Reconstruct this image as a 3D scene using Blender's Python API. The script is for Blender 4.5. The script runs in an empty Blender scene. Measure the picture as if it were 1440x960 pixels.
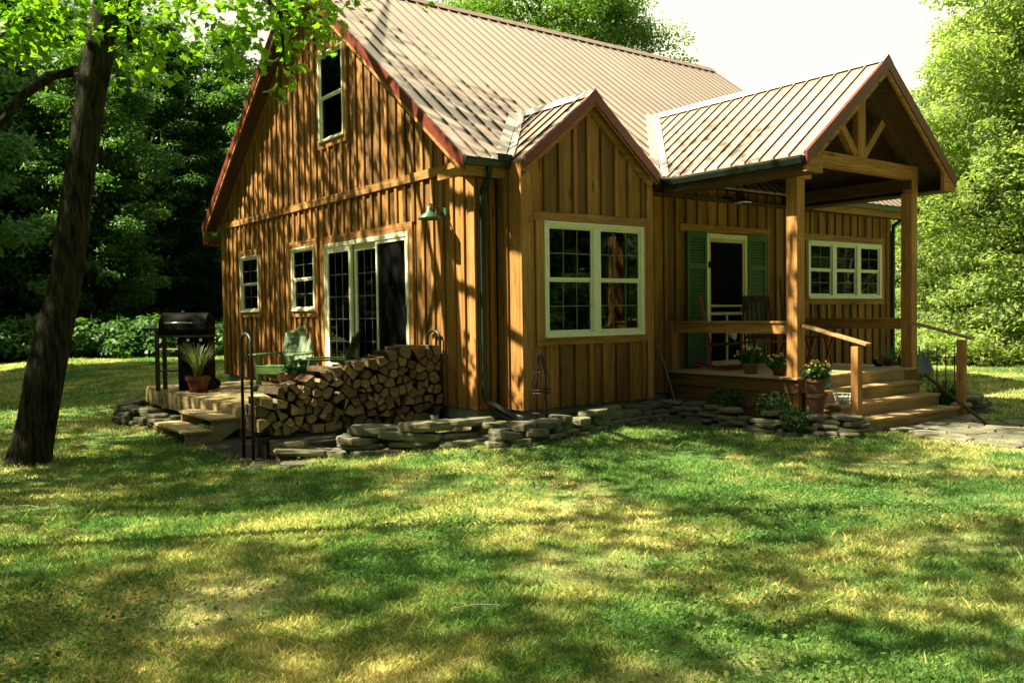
import bpy, bmesh, math, random
import numpy as np
from mathutils import Vector, Matrix
R=math.radians; PI=math.pi
rnd=random.Random(7); rng=np.random.default_rng(11)
S=bpy.context.scene; COL=S.collection

# ------------------------------------------------------------------ camera
CAM=Vector((-6.354,-9.253,1.076)); YAW=R(36.816); PIT=R(-1.870); ROL=R(-0.754); F=1225.9
cf=Vector((math.sin(YAW)*math.cos(PIT),math.cos(YAW)*math.cos(PIT),math.sin(PIT)))
cr=Vector((math.cos(YAW),-math.sin(YAW),0)); cu=cr.cross(cf)
r2=cr*math.cos(ROL)+cu*math.sin(ROL); u2=-cr*math.sin(ROL)+cu*math.cos(ROL)
cam=bpy.data.cameras.new('camera'); co=bpy.data.objects.new('camera',cam); COL.objects.link(co)
M=Matrix((( r2.x,u2.x,-cf.x,CAM.x),(r2.y,u2.y,-cf.y,CAM.y),(r2.z,u2.z,-cf.z,CAM.z),(0,0,0,1)))
co.matrix_world=M; cam.sensor_width=36; cam.lens=36*F/1440; cam.clip_end=2000; cam.clip_start=.05
S.camera=co
def at(px,py,dist):
    """world point seen at that photograph position, at that distance along the view axis"""
    return CAM+(cf+r2*((px-720)/F)+u2*((480-py)/F))*dist

# ------------------------------------------------------------------ world and sun
SUN=Vector((-.56,.32,.766)).normalized()
el=math.asin(SUN.z); az=math.atan2(SUN.x,SUN.y)
w=bpy.data.worlds.new('World'); S.world=w; w.use_nodes=True
nt=w.node_tree; bg=nt.nodes['Background']
sky=nt.nodes.new('ShaderNodeTexSky'); sky.sky_type='NISHITA'; sky.sun_disc=False
sky.sun_elevation=el; sky.sun_rotation=az; sky.air_density=.9; sky.dust_density=4.5; sky.ozone_density=.6
# bright haze and thin cloud over the open side of the clearing (front right), plain sky elsewhere
tc=nt.nodes.new('ShaderNodeTexCoord'); sx=nt.nodes.new('ShaderNodeSeparateXYZ'); nt.links.new(tc.outputs['Generated'],sx.inputs[0])
dt=nt.nodes.new('ShaderNodeVectorMath'); dt.operation='DOT_PRODUCT'; nt.links.new(tc.outputs['Generated'],dt.inputs[0]); dt.inputs[1].default_value=Vector((.78,.30,.42)).normalized()
cn=nt.nodes.new('ShaderNodeTexNoise'); cn.inputs['Scale'].default_value=2.2; cn.inputs['Detail'].default_value=6; nt.links.new(tc.outputs['Generated'],cn.inputs['Vector'])
ma=nt.nodes.new('ShaderNodeMath'); ma.operation='MULTIPLY_ADD'; nt.links.new(cn.outputs[0],ma.inputs[0]); ma.inputs[1].default_value=.5; nt.links.new(dt.outputs['Value'],ma.inputs[2])
mr=nt.nodes.new('ShaderNodeMapRange'); mr.interpolation_type='SMOOTHSTEP'; nt.links.new(ma.outputs[0],mr.inputs[0]); mr.inputs[1].default_value=.55; mr.inputs[2].default_value=1.05
mxw=nt.nodes.new('ShaderNodeMix'); mxw.data_type='RGBA'; nt.links.new(mr.outputs[0],mxw.inputs[0]); nt.links.new(sky.outputs[0],mxw.inputs[6]); mxw.inputs[7].default_value=(13.2,13.1,9.4,1)
nt.links.new(mxw.outputs[2],bg.inputs[0]); bg.inputs[1].default_value=.0255
sl=bpy.data.lights.new('sun','SUN'); sl.energy=5; sl.angle=R(.5); sl.color=(1,.90,.64)
so=bpy.data.objects.new('sun',sl); COL.objects.link(so); so.rotation_euler=SUN.to_track_quat('Z','Y').to_euler()
S.view_settings.view_transform='Standard'; S.view_settings.look='None'; S.view_settings.exposure=2.0; S.view_settings.gamma=1
S.render.engine='CYCLES'
S.cycles.max_bounces=5; S.cycles.diffuse_bounces=2; S.cycles.glossy_bounces=2; S.cycles.transmission_bounces=4; S.cycles.transparent_max_bounces=6
S.cycles.sample_clamp_indirect=4

# ------------------------------------------------------------------ materials
def newmat(name):
    m=bpy.data.materials.new(name); m.use_nodes=True
    n=m.node_tree; b=n.nodes['Principled BSDF']; return m,n,b
def N(n,t,**k):
    x=n.nodes.new(t)
    for a,v in k.items():
        if a.startswith('i_'): x.inputs[a[2:].replace('_',' ')].default_value=v
        else: setattr(x,a,v)
    return x
def ramp(n,stops,fac):
    r=n.nodes.new('ShaderNodeValToRGB'); e=r.color_ramp.elements
    while len(e)<len(stops): e.new(.5)
    for i,(p,c) in enumerate(stops): e[i].position=p; e[i].color=(*c,1)
    n.links.new(fac,r.inputs[0]); return r.outputs[0]
def mix(n,fac,a,b,mode='MIX'):
    x=n.nodes.new('ShaderNodeMix'); x.data_type='RGBA'; x.blend_type=mode
    for s,v in ((0,fac),(6,a),(7,b)):
        if hasattr(v,'links'): n.links.new(v,x.inputs[s])
        else: x.inputs[s].default_value=v if s==0 else (*v,1)
    return x.outputs[2]
def math_(n,op,a,b=0.,clamp=False):
    x=n.nodes.new('ShaderNodeMath'); x.operation=op; x.use_clamp=clamp
    for s,v in ((0,a),(1,b)):
        if hasattr(v,'links'): n.links.new(v,x.inputs[s])
        else: x.inputs[s].default_value=v
    return x.outputs[0]
def noise(n,scale,detail=4,vec=None,rough=.55,sc=None,coord='Object'):
    t=n.nodes.new('ShaderNodeTexNoise'); t.inputs['Scale'].default_value=scale; t.inputs['Detail'].default_value=detail; t.inputs['Roughness'].default_value=rough
    tc=n.nodes.new('ShaderNodeTexCoord'); v=tc.outputs[coord]
    if sc:
        mp=n.nodes.new('ShaderNodeMapping'); mp.inputs['Scale'].default_value=sc; n.links.new(v,mp.inputs[0]); v=mp.outputs[0]
    n.links.new(v,t.inputs['Vector']); return t.outputs[0]
def island(n):
    g=n.nodes.new('ShaderNodeNewGeometry'); return g.outputs['Random Per Island']
def bump(n,b,h,s,d=.01):
    x=n.nodes.new('ShaderNodeBump'); x.inputs['Strength'].default_value=s; x.inputs['Distance'].default_value=d
    n.links.new(h,x.inputs['Height']); n.links.new(x.outputs[0],b.inputs['Normal'])
def plain(name,c,rough=.6,metal=0,var=.25,scale=9,bmp=0,spec=.5):
    m,n,b=newmat(name); f=noise(n,scale,5)
    lo=tuple(v*(1-var) for v in c); hi=tuple(min(1,v*(1+var)) for v in c)
    n.links.new(ramp(n,[(.3,lo),(.7,hi)],f),b.inputs['Base Color'])
    b.inputs['Roughness'].default_value=rough; b.inputs['Metallic'].default_value=metal; b.inputs['Specular IOR Level'].default_value=spec
    if bmp: bump(n,b,f,bmp)
    return m
def wood(name,dark,light,axis='z',rough=.75,var=.35,knots=True):
    m,n,b=newmat(name)
    sc={'z':(22,22,1.0),'x':(1.0,22,22),'y':(22,1.0,22)}[axis]
    isl=island(n)
    tc=n.nodes.new('ShaderNodeTexCoord'); mp=n.nodes.new('ShaderNodeMapping'); mp.inputs['Scale'].default_value=sc
    ad=n.nodes.new('ShaderNodeVectorMath'); ad.operation='ADD'
    n.links.new(tc.outputs['Object'],mp.inputs[0]); n.links.new(mp.outputs[0],ad.inputs[0])
    k=math_(n,'MULTIPLY',isl,57.); n.links.new(k,ad.inputs[1])
    t=n.nodes.new('ShaderNodeTexNoise'); t.inputs['Scale'].default_value=1.6; t.inputs['Detail'].default_value=6; t.inputs['Distortion'].default_value=.8
    n.links.new(ad.outputs[0],t.inputs['Vector'])
    c=ramp(n,[(.28,dark),(.72,light)],t.outputs[0])
    v=ramp(n,[(0,(1-var,)*3),(.5,(1,1-.02,1-.05)),(1,(1+var*.5,1+var*.4,1+var*.25))],isl)
    c=mix(n,1.,c,v,'MULTIPLY')
    blot=noise(n,1.3,4); c=mix(n,1.,c,ramp(n,[(.3,(.78,.74,.7)),(.6,(1.05,1.05,1.05))],blot),'MULTIPLY')
    if knots:
        vo=n.nodes.new('ShaderNodeTexVoronoi'); vo.inputs['Scale'].default_value=1.
        m2=n.nodes.new('ShaderNodeMapping'); m2.inputs['Scale'].default_value=tuple(1.6 if q<2 else 5.5 for q in sc)
        ad2=n.nodes.new('ShaderNodeVectorMath'); ad2.operation='ADD'
        n.links.new(tc.outputs['Object'],m2.inputs[0]); n.links.new(m2.outputs[0],ad2.inputs[0]); n.links.new(k,ad2.inputs[1]); n.links.new(ad2.outputs[0],vo.inputs['Vector'])
        kk=ramp(n,[(.07,(.30,.22,.16)),(.17,(1,1,1))],vo.outputs['Distance']); c=mix(n,.8,c,kk,'MULTIPLY')
    n.links.new(c,b.inputs['Base Color']); b.inputs['Roughness'].default_value=rough; b.inputs['Specular IOR Level'].default_value=.3
    bump(n,b,t.outputs[0],.25,.003)
    return m
def leafmat(name,c1,c2,c3,trans=.35,rough=.5,objvar=True):
    m,n,b=newmat(name); out=n.nodes['Material Output']
    c=ramp(n,[(0,c1),(.5,c2),(1,c3)],island(n))
    if objvar:
        oi=n.nodes.new('ShaderNodeObjectInfo')
        c=mix(n,1.,c,ramp(n,[(0,(.7,.78,.8)),(1,(1.25,1.1,.9))],oi.outputs['Random']),'MULTIPLY')
    n.links.new(c,b.inputs['Base Color']); b.inputs['Roughness'].default_value=rough; b.inputs['Specular IOR Level'].default_value=.35
    tr=n.nodes.new('ShaderNodeBsdfTranslucent'); c2_=mix(n,1.,c,(1.5,1.75,.6),'MULTIPLY'); n.links.new(c2_,tr.inputs[0])
    mx=n.nodes.new('ShaderNodeMixShader'); mx.inputs[0].default_value=trans
    n.links.new(b.outputs[0],mx.inputs[1]); n.links.new(tr.outputs[0],mx.inputs[2]); n.links.new(mx.outputs[0],out.inputs[0])
    return m
SD=(.165,.077,.019); SL=(.385,.195,.050)
MT=dict(
 siding=wood('stained_siding',SD,SL,'z',var=.52),
 trimx=wood('stained_trim_along',SD,(.46,.235,.07),'x'),
 trimy=wood('stained_trim_deep',SD,(.46,.235,.07),'y'),
 trimz=wood('stained_post',(.24,.11,.032),(.48,.25,.08),'z',var=.2),
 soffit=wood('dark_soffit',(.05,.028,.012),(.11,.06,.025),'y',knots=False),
 deck=wood('deck_boards',(.30,.235,.11),(.52,.43,.22),'y',var=.2),
 deckx=wood('deck_boards_across',(.30,.21,.10),(.52,.40,.21),'x',var=.2),
 step=wood('step_boards',(.22,.14,.06),(.44,.31,.15),'x',var=.2),
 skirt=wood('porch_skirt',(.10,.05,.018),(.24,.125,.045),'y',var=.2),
 cream=plain('cream_vinyl',(.80,.79,.58),.4,var=.06),
 brass=plain('storm_door_rail',(.55,.46,.25),.45,var=.1),
 shutter=plain('green_shutter_paint',(.028,.10,.03),.5,var=.15),
 chair=plain('green_chair_paint',(.075,.15,.04),.5,var=.2),
 red=plain('red_trim_metal',(.15,.032,.02),.4,var=.2),
 gutter=plain('dark_gutter_metal',(.012,.022,.016),.35,var=.2),
 black=plain('black_enamel',(.003,.003,.003),.65,var=.2,spec=.08),
 iron=plain('black_iron',(.010,.009,.008),.5,var=.2),
 steel=plain('brushed_steel',(.5,.5,.48),.25,metal=1.,var=.1),
 lampgreen=plain('green_lamp_enamel',(.05,.11,.06),.3,var=.1),
 concrete=plain('concrete',(.26,.28,.23),.9,var=.3,scale=4,bmp=.3),
 terra=plain('terracotta',(.16,.07,.035),.8,var=.25,scale=6),
 oxblood=plain('dark_red_glaze',(.10,.022,.015),.35,var=.25),
 bowl=plain('brown_red_glaze',(.19,.055,.04),.35,var=.2),
 soil=plain('soil',(.020,.015,.009),.95,var=.4,scale=30,bmp=.6),
 redpaint=plain('red_paint',(.20,.022,.022),.5,var=.25),
 darkwood=wood('dark_chair_wood',(.03,.015,.008),(.09,.045,.02),'z',knots=False),
 greywood=wood('weathered_wood',(.16,.14,.10),(.36,.33,.26),'x',knots=False),
 teal=plain('teal_glaze',(.03,.15,.15),.3,var=.2),
 white=plain('white_paint',(.7,.7,.62),.5,var=.08),
 bluegrey=plain('blue_grey_blade',(.09,.12,.11),.45,var=.3),
 rubber=plain('rubber',(.01,.01,.01),.8,var=.2),
)
def stone_mat():
    m,n,b=newmat('field_stone'); f=noise(n,5,8,rough=.65)
    oi=n.nodes.new('ShaderNodeObjectInfo'); 
    c=ramp(n,[(.3,(.055,.057,.04)),(.52,(.14,.14,.098)),(.75,(.28,.265,.19))],f)
    c=mix(n,1.,c,ramp(n,[(0,(.6,.6,.58)),(.5,(.95,.95,.9)),(1,(1.25,1.15,1.0))],oi.outputs['Random']),'MULTIPLY')
    c=mix(n,1.,c,ramp(n,[(0,(.75,.75,.72)),(1,(1.2,1.15,1.05))],island(n)),'MULTIPLY')
    li=noise(n,2.2,5); c=mix(n,ramp(n,[(.55,(0,0,0)),(.7,(.5,.5,.5))],li),c,(.13,.17,.09))
    n.links.new(c,b.inputs['Base Color']); b.inputs['Roughness'].default_value=.9; bump(n,b,f,.8,.02); return m
MT['stone']=stone_mat()
def roof_mat():
    m,n,b=newmat('glossy_metal_roofing'); f=noise(n,.9,5); g=noise(n,1.,3,sc=(14,.5,.5))
    c=ramp(n,[(.3,(.42,.285,.21)),(.7,(.52,.375,.285))],f)
    c=mix(n,.5,c,ramp(n,[(.3,(.75,.72,.7)),(.7,(1.1,1.1,1.1))],g),'MULTIPLY')
    n.links.new(c,b.inputs['Base Color']); b.inputs['Roughness'].default_value=.34; b.inputs['Metallic'].default_value=.25
    b.inputs['Coat Weight'].default_value=.35; b.inputs['Coat Roughness'].default_value=.16
    return m
MT['roof']=roof_mat(); MT['rib_shade']=plain('shaded_rib_metal',(.020,.014,.011),.7,var=.3)  # near-black rib sides: same metal, their shade put into the colour
MT['ridge']=plain('ridge_cap_metal',(.24,.15,.11),.4,metal=.2,var=.3)
MT['flash']=plain('pale_valley_metal',(.55,.45,.38),.3,metal=.3,var=.1)
def glass_mat():
    m,n,b=newmat('window_glass'); out=n.nodes['Material Output']; n.nodes.remove(b)
    g=n.nodes.new('ShaderNodeBsdfGlossy'); g.inputs[0].default_value=(.65,.7,.6,1); g.inputs['Roughness'].default_value=.02
    t=n.nodes.new('ShaderNodeBsdfTransparent'); t.inputs[0].default_value=(.75,.8,.72,1)
    fr=n.nodes.new('ShaderNodeFresnel'); fr.inputs[0].default_value=1.38
    mx=n.nodes.new('ShaderNodeMixShader'); n.links.new(fr.outputs[0],mx.inputs[0]); n.links.new(t.outputs[0],mx.inputs[1]); n.links.new(g.outputs[0],mx.inputs[2]); n.links.new(mx.outputs[0],out.inputs[0])
    f=noise(n,1.5,2); bp=n.nodes.new('ShaderNodeBump'); bp.inputs['Strength'].default_value=.03; n.links.new(f,bp.inputs['Height']); n.links.new(bp.outputs[0],g.inputs['Normal'])
    return m
MT['glass']=glass_mat(); MT['grille']=plain('grille_bar',(.10,.12,.08),.5)
def screen_mat():
    m,n,b=newmat('insect_screen'); b.inputs['Base Color'].default_value=(.01,.01,.01,1); b.inputs['Alpha'].default_value=.75; b.inputs['Specular IOR Level'].default_value=0; b.inputs['Roughness'].default_value=.8; return m
MT['screen']=screen_mat()
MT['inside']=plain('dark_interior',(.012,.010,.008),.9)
def bark_mat(name,a,bb,sc=(14,14,1.6),s=1.6):
    m,n,b=newmat(name); f=noise(n,s,8,rough=.7,sc=sc)
    c=ramp(n,[(.42,a),(.60,bb)],f); li=noise(n,1.4,5); c=mix(n,ramp(n,[(.5,(0,0,0)),(.7,(.4,.4,.4))],li),c,(.035,.045,.02))
    n.links.new(c,b.inputs['Base Color']); b.inputs['Roughness'].default_value=1; b.inputs['Specular IOR Level'].default_value=.15; bump(n,b,f,1.,.06); return m
MT['bark']=bark_mat('rough_bark',(.005,.005,.003),(.048,.046,.026),sc=(9,9,1.5),s=2.2)
MT['birch']=bark_mat('pale_bark',(.22,.20,.15),(.5,.48,.38),sc=(2,2,8))
MT['logbark']=bark_mat('log_bark',(.05,.035,.02),(.16,.11,.06),sc=(6,6,6))
def logend():
    m,n,b=newmat('split_log_end'); f=noise(n,22,6); oi=n.nodes.new('ShaderNodeObjectInfo')
    wv=n.nodes.new('ShaderNodeTexWave'); wv.wave_type='RINGS'; wv.rings_direction='Y'; wv.inputs['Scale'].default_value=26; wv.inputs['Distortion'].default_value=2.5; wv.inputs['Detail'].default_value=3
    tc=n.nodes.new('ShaderNodeTexCoord'); n.links.new(tc.outputs['Object'],wv.inputs['Vector'])
    c=ramp(n,[(.3,(.14,.10,.05)),(.7,(.36,.28,.155))],f); c=mix(n,1.,c,ramp(n,[(0,(.72,.68,.62)),(1,(1.05,1.05,1.05))],wv.outputs[0]),'MULTIPLY')
    c=mix(n,1.,c,ramp(n,[(0,(.45,.42,.38)),(.5,(.85,.82,.75)),(1,(1.25,1.2,1.1))],oi.outputs['Random']),'MULTIPLY')
    n.links.new(c,b.inputs['Base Color']); b.inputs['Roughness'].default_value=.9; bump(n,b,f,.5,.01); return m
MT['logend']=logend()
MT['leaf_near']=leafmat('maple_leaf',(.07,.17,.015),(.11,.23,.022),(.16,.28,.03),.55)
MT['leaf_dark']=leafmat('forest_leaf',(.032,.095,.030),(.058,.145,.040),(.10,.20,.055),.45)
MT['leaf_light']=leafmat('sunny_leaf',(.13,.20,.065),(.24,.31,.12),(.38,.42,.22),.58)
MT['leaf_mid']=leafmat('house_tree_leaf',(.045,.11,.02),(.08,.17,.03),(.15,.23,.05),.5)
MT['plant']=leafmat('garden_leaf',(.02,.07,.015),(.035,.11,.02),(.06,.16,.03),.25)
MT['clover']=leafmat('clover_leaf',(.06,.14,.025),(.10,.19,.04),(.15,.25,.06),.3,rough=.9)
MT['hosta']=leafmat('hosta_leaf',(.05,.12,.04),(.08,.18,.06),(.16,.25,.12),.25)
MT['straw']=leafmat('pale_grass_leaf',(.08,.13,.06),(.14,.19,.09),(.26,.30,.17),.25)
MT['yellow']=plain('marigold_petal',(.62,.50,.12),.6,var=.2)
MT['cloth']=plain('floral_cloth',(.35,.38,.32),.8,var=.9,scale=30)
def lawn_color(n,soil=True):
    """shared colour pattern of the lawn, same on ground and blades"""
    a=noise(n,.55,5,rough=.6); d=noise(n,2.6,6,rough=.65); e=noise(n,.22,3); 
    t=math_(n,'ADD',math_(n,'MULTIPLY',a,.55),math_(n,'MULTIPLY',d,.45))
    c=ramp(n,[(.35,(.055,.155,.040)),(.46,(.12,.225,.062)),(.54,(.30,.345,.125)),(.66,(.56,.52,.27))],t)
    return c,d,e
def ground_mat():
    m,n,b=newmat('lawn_ground'); c,d,e=lawn_color(n)
    g=noise(n,28,6,rough=.7)
    c=mix(n,1.,c,ramp(n,[(.3,(.4,.4,.35)),(.65,(1,1,1))],g),'MULTIPLY')
    c=mix(n,ramp(n,[(.55,(0,0,0)),(.68,(.75,.75,.75))],noise(n,.9,5,rough=.6)),c,(.14,.10,.05))
    n.links.new(c,b.inputs['Base Color']); b.inputs['Roughness'].default_value=1; b.inputs['Specular IOR Level'].default_value=.1; bump(n,b,g,.8,.04); return m
MT['ground']=ground_mat()
def blade_mat():
    m,n,b=newmat('grass_blade'); out=n.nodes['Material Output']; c,d,e=lawn_color(n)
    c=mix(n,1.,c,ramp(n,[(0,(.6,.7,.55)),(.5,(1,1,1)),(.8,(1.3,1.2,1.2)),(1,(2.3,1.7,2.2))],island(n)),'MULTIPLY')
    n.links.new(c,b.inputs['Base Color']); b.inputs['Roughness'].default_value=.7; b.inputs['Specular IOR Level'].default_value=.12
    tr=n.nodes.new('ShaderNodeBsdfTranslucent'); n.links.new(mix(n,1.,c,(1.6,1.6,1.0),'MULTIPLY'),tr.inputs[0])
    mx=n.nodes.new('ShaderNodeMixShader'); mx.inputs[0].default_value=.5; n.links.new(b.outputs[0],mx.inputs[1]); n.links.new(tr.outputs[0],mx.inputs[2]); n.links.new(mx.outputs[0],out.inputs[0]); return m
MT['blade']=blade_mat()

# ------------------------------------------------------------------ mesh building
class MB:
    def __init__(s): s.v=[]; s.f=[]; s.m=[]; s.T=None; s.pieces=[]
    def add(s,vs,fs,mi=0):
        o=len(s.v); T=s.T
        s.v+= [T(*p) if T else tuple(p) for p in vs]
        s.pieces.append(((o,len(s.f)),(len(s.v),len(s.f)+len(fs))))
        s.f+= [[i+o for i in f] for f in fs]; s.m+= [mi]*len(fs); return s
    def box(s,x0,x1,y0,y1,z0,z1,mi=0):
        return s.add([(x0,y0,z0),(x1,y0,z0),(x1,y1,z0),(x0,y1,z0),(x0,y0,z1),(x1,y0,z1),(x1,y1,z1),(x0,y1,z1)],
          [(0,3,2,1),(4,5,6,7),(0,1,5,4),(1,2,6,5),(2,3,7,6),(3,0,4,7)],mi)
    def hexa(s,p,mi=0): # 8 points as box order
        return s.add(p,[(0,3,2,1),(4,5,6,7),(0,1,5,4),(1,2,6,5),(2,3,7,6),(3,0,4,7)],mi)
    def prism(s,poly,axis,a,b,mi=0):
        """poly of 2D points extruded along axis from a to b"""
        n=len(poly)
        def P(u,v,w): return {'x':(w,u,v),'y':(u,w,v),'z':(u,v,w)}[axis]
        vs=[P(u,v,a) for u,v in poly]+[P(u,v,b) for u,v in poly]
        fs=[tuple(range(n))[::-1],tuple(range(n,2*n))]+[(i,(i+1)%n,(i+1)%n+n,i+n) for i in range(n)]
        return s.add(vs,fs,mi)
    def beam(s,p,q,w,h,mi=0,up=(0,0,1)):
        p=Vector(p);q=Vector(q);d=(q-p).normalized();up=Vector(up)
        sd=d.cross(up)
        if sd.length<1e-3: sd=d.cross(Vector((1,0,0)))
        sd.normalize(); u=sd.cross(d).normalized()
        c=[p-sd*w/2-u*h/2,p+sd*w/2-u*h/2,q+sd*w/2-u*h/2,q-sd*w/2-u*h/2]
        return s.hexa([tuple(x) for x in c]+[tuple(x+u*h) for x in c],mi)
    def tube(s,pts,rad,n=8,mi=0,caps=True,wob=0):
        pts=[Vector(p) for p in pts]
        if not hasattr(rad,'__len__'): rad=[rad]*len(pts)
        vs=[];fs=[];prev=None
        for i,p in enumerate(pts):
            d=(pts[min(i+1,len(pts)-1)]-pts[max(i-1,0)]).normalized()
            if prev is None: a=d.orthogonal().normalized()
            else: a=(prev-d*prev.dot(d)); a=a.normalized() if a.length>1e-4 else d.orthogonal().normalized()
            prev=a; b=d.cross(a)
            for k in range(n):
                t=2*PI*k/n; rr=rad[i]*(1+(rnd.uniform(-wob,wob) if wob else 0))
                vs.append(tuple(p+(a*math.cos(t)+b*math.sin(t))*rr))
        for i in range(len(pts)-1):
            for k in range(n):
                fs.append((i*n+k,i*n+(k+1)%n,(i+1)*n+(k+1)%n,(i+1)*n+k))
        if caps: fs.append(tuple(range(n))[::-1]); fs.append(tuple((len(pts)-1)*n+k for k in range(n)))
        return s.add(vs,fs,mi)
    def lathe(s,prof,cx,cy,n=20,mi=0,z0=0):
        vs=[];fs=[]
        for r,z in prof:
            for k in range(n): t=2*PI*k/n; vs.append((cx+r*math.cos(t),cy+r*math.sin(t),z0+z))
        for i in range(len(prof)-1):
            for k in range(n): fs.append((i*n+k,i*n+(k+1)%n,(i+1)*n+(k+1)%n,(i+1)*n+k))
        fs.append(tuple(range(n))[::-1]); fs.append(tuple((len(prof)-1)*n+k for k in range(n)))
        return s.add(vs,fs,mi)
    def build(s,name,mat,parent=None,bevel=0,smooth=False,label=None):
        me=bpy.data.meshes.new(name)
        o=bpy.data.objects.new(name,me)
        off=Vector((0,0,0))
        if parent is not None and parent.get('_w'): 
            off=Vector(parent['_w'])
        me.from_pydata([(v[0]-off[0],v[1]-off[1],v[2]-off[2]) for v in s.v],[],s.f)
        mats=mat if isinstance(mat,(list,tuple)) else [mat]
        for q in mats: me.materials.append(MT[q] if isinstance(q,str) else q)
        if len(mats)>1: me.polygons.foreach_set('material_index',s.m)
        bm=bmesh.new(); bm.from_mesh(me); bmesh.ops.recalc_face_normals(bm,faces=bm.faces)
        if bevel: bmesh.ops.bevel(bm,geom=bm.edges[:],offset=bevel,segments=1,affect='EDGES')
        bm.to_mesh(me); bm.free()
        if smooth:
            me.polygons.foreach_set('use_smooth',[True]*len(me.polygons))
        COL.objects.link(o)
        if parent is not None: o.parent=parent
        if label: o['label']=label
        if off.length: o['_w']=tuple(off)
        return o
    def build_each(s,name,mat,parent=None,bevel=0,**k):
        '''one part per piece that was added'''
        out=[]; T=s.T
        for a,b in s.pieces: 
            q=MB(); q.v=s.v[a[0]:b[0]]; q.f=[[i-a[0] for i in f] for f in s.f[a[1]:b[1]]]; q.m=s.m[a[1]:b[1]]; out.append(q.build(name,mat,parent,bevel=bevel,**k))
        return out
def tag(o,label,cat,group=None):
    o['label']=label; o['category']=cat
    if group: o['group']=group
    return o
def thing(name,label,cat,loc,rz=0,group=None,world=False):
    o=bpy.data.objects.new(name,None); COL.objects.link(o); o.location=loc; o.rotation_euler=(0,0,rz); o.empty_display_size=.2
    tag(o,label,cat,group)
    if world: o['_w']=tuple(loc)      # children are written in world coordinates
    return o
def dup(root,loc,rz=0,scale=None,label=None,group=None):
    r=root.copy(); COL.objects.link(r); r.location=loc; r.rotation_euler=(0,0,rz)
    if scale is not None: r.scale=(scale,)*3 if not hasattr(scale,'__len__') else scale
    if label: r['label']=label
    if group: r['group']=group
    for ch in list(root.children):
        c=ch.copy(); COL.objects.link(c); c.parent=r
        for g in ch.children:
            d=g.copy(); COL.objects.link(d); d.parent=c
    return r
def struct(o): o['kind']='structure'; return o

# ------------------------------------------------------------------ ground
def sst(a,b,x):
    t=np.clip((x-a)/(b-a),0,1); return t*t*(3-2*t)
def gz(x,y):
    x=np.asarray(x,float); y=np.asarray(y,float)
    z=-.5-.16*sst(0,-2.6,x)*sst(-3.5,1.5,y)+.14*np.exp(-((x-.9)**2/4.5+(y+.1)**2/2.2))
    z=z-.12*sst(8,30,y)-.06*sst(9,22,x)
    z=z+.015*np.sin(x*1.3+y*.7)*np.cos(y*1.1-x*.4)
    return z
def gzf(x,y): return float(gz(x,y))
def grid_axis(lo,hi,flo,fhi,fine,coarse):
    a=list(np.arange(lo,flo,coarse))+list(np.arange(flo,fhi,fine))+list(np.arange(fhi,hi+coarse,coarse)); return np.array(a)
gx=grid_axis(-220,260,-12,22,.4,8.); gy=grid_axis(-160,320,-12,24,.4,8.)
X,Y=np.meshgrid(gx,gy); Z=gz(X,Y)
me=bpy.data.meshes.new('ground'); nx,ny=len(gx),len(gy)
vs=np.stack([X.ravel(),Y.ravel(),Z.ravel()],1)
idx=np.arange(nx*ny).reshape(ny,nx); q=np.stack([idx[:-1,:-1],idx[:-1,1:],idx[1:,1:],idx[1:,:-1]],-1).reshape(-1,4)
me.from_pydata(vs.tolist(),[],q.tolist()); me.materials.append(MT['ground']); me.polygons.foreach_set('use_smooth',[True]*len(me.polygons))
g=bpy.data.objects.new('ground',me); COL.objects.link(g); struct(g)

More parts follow.
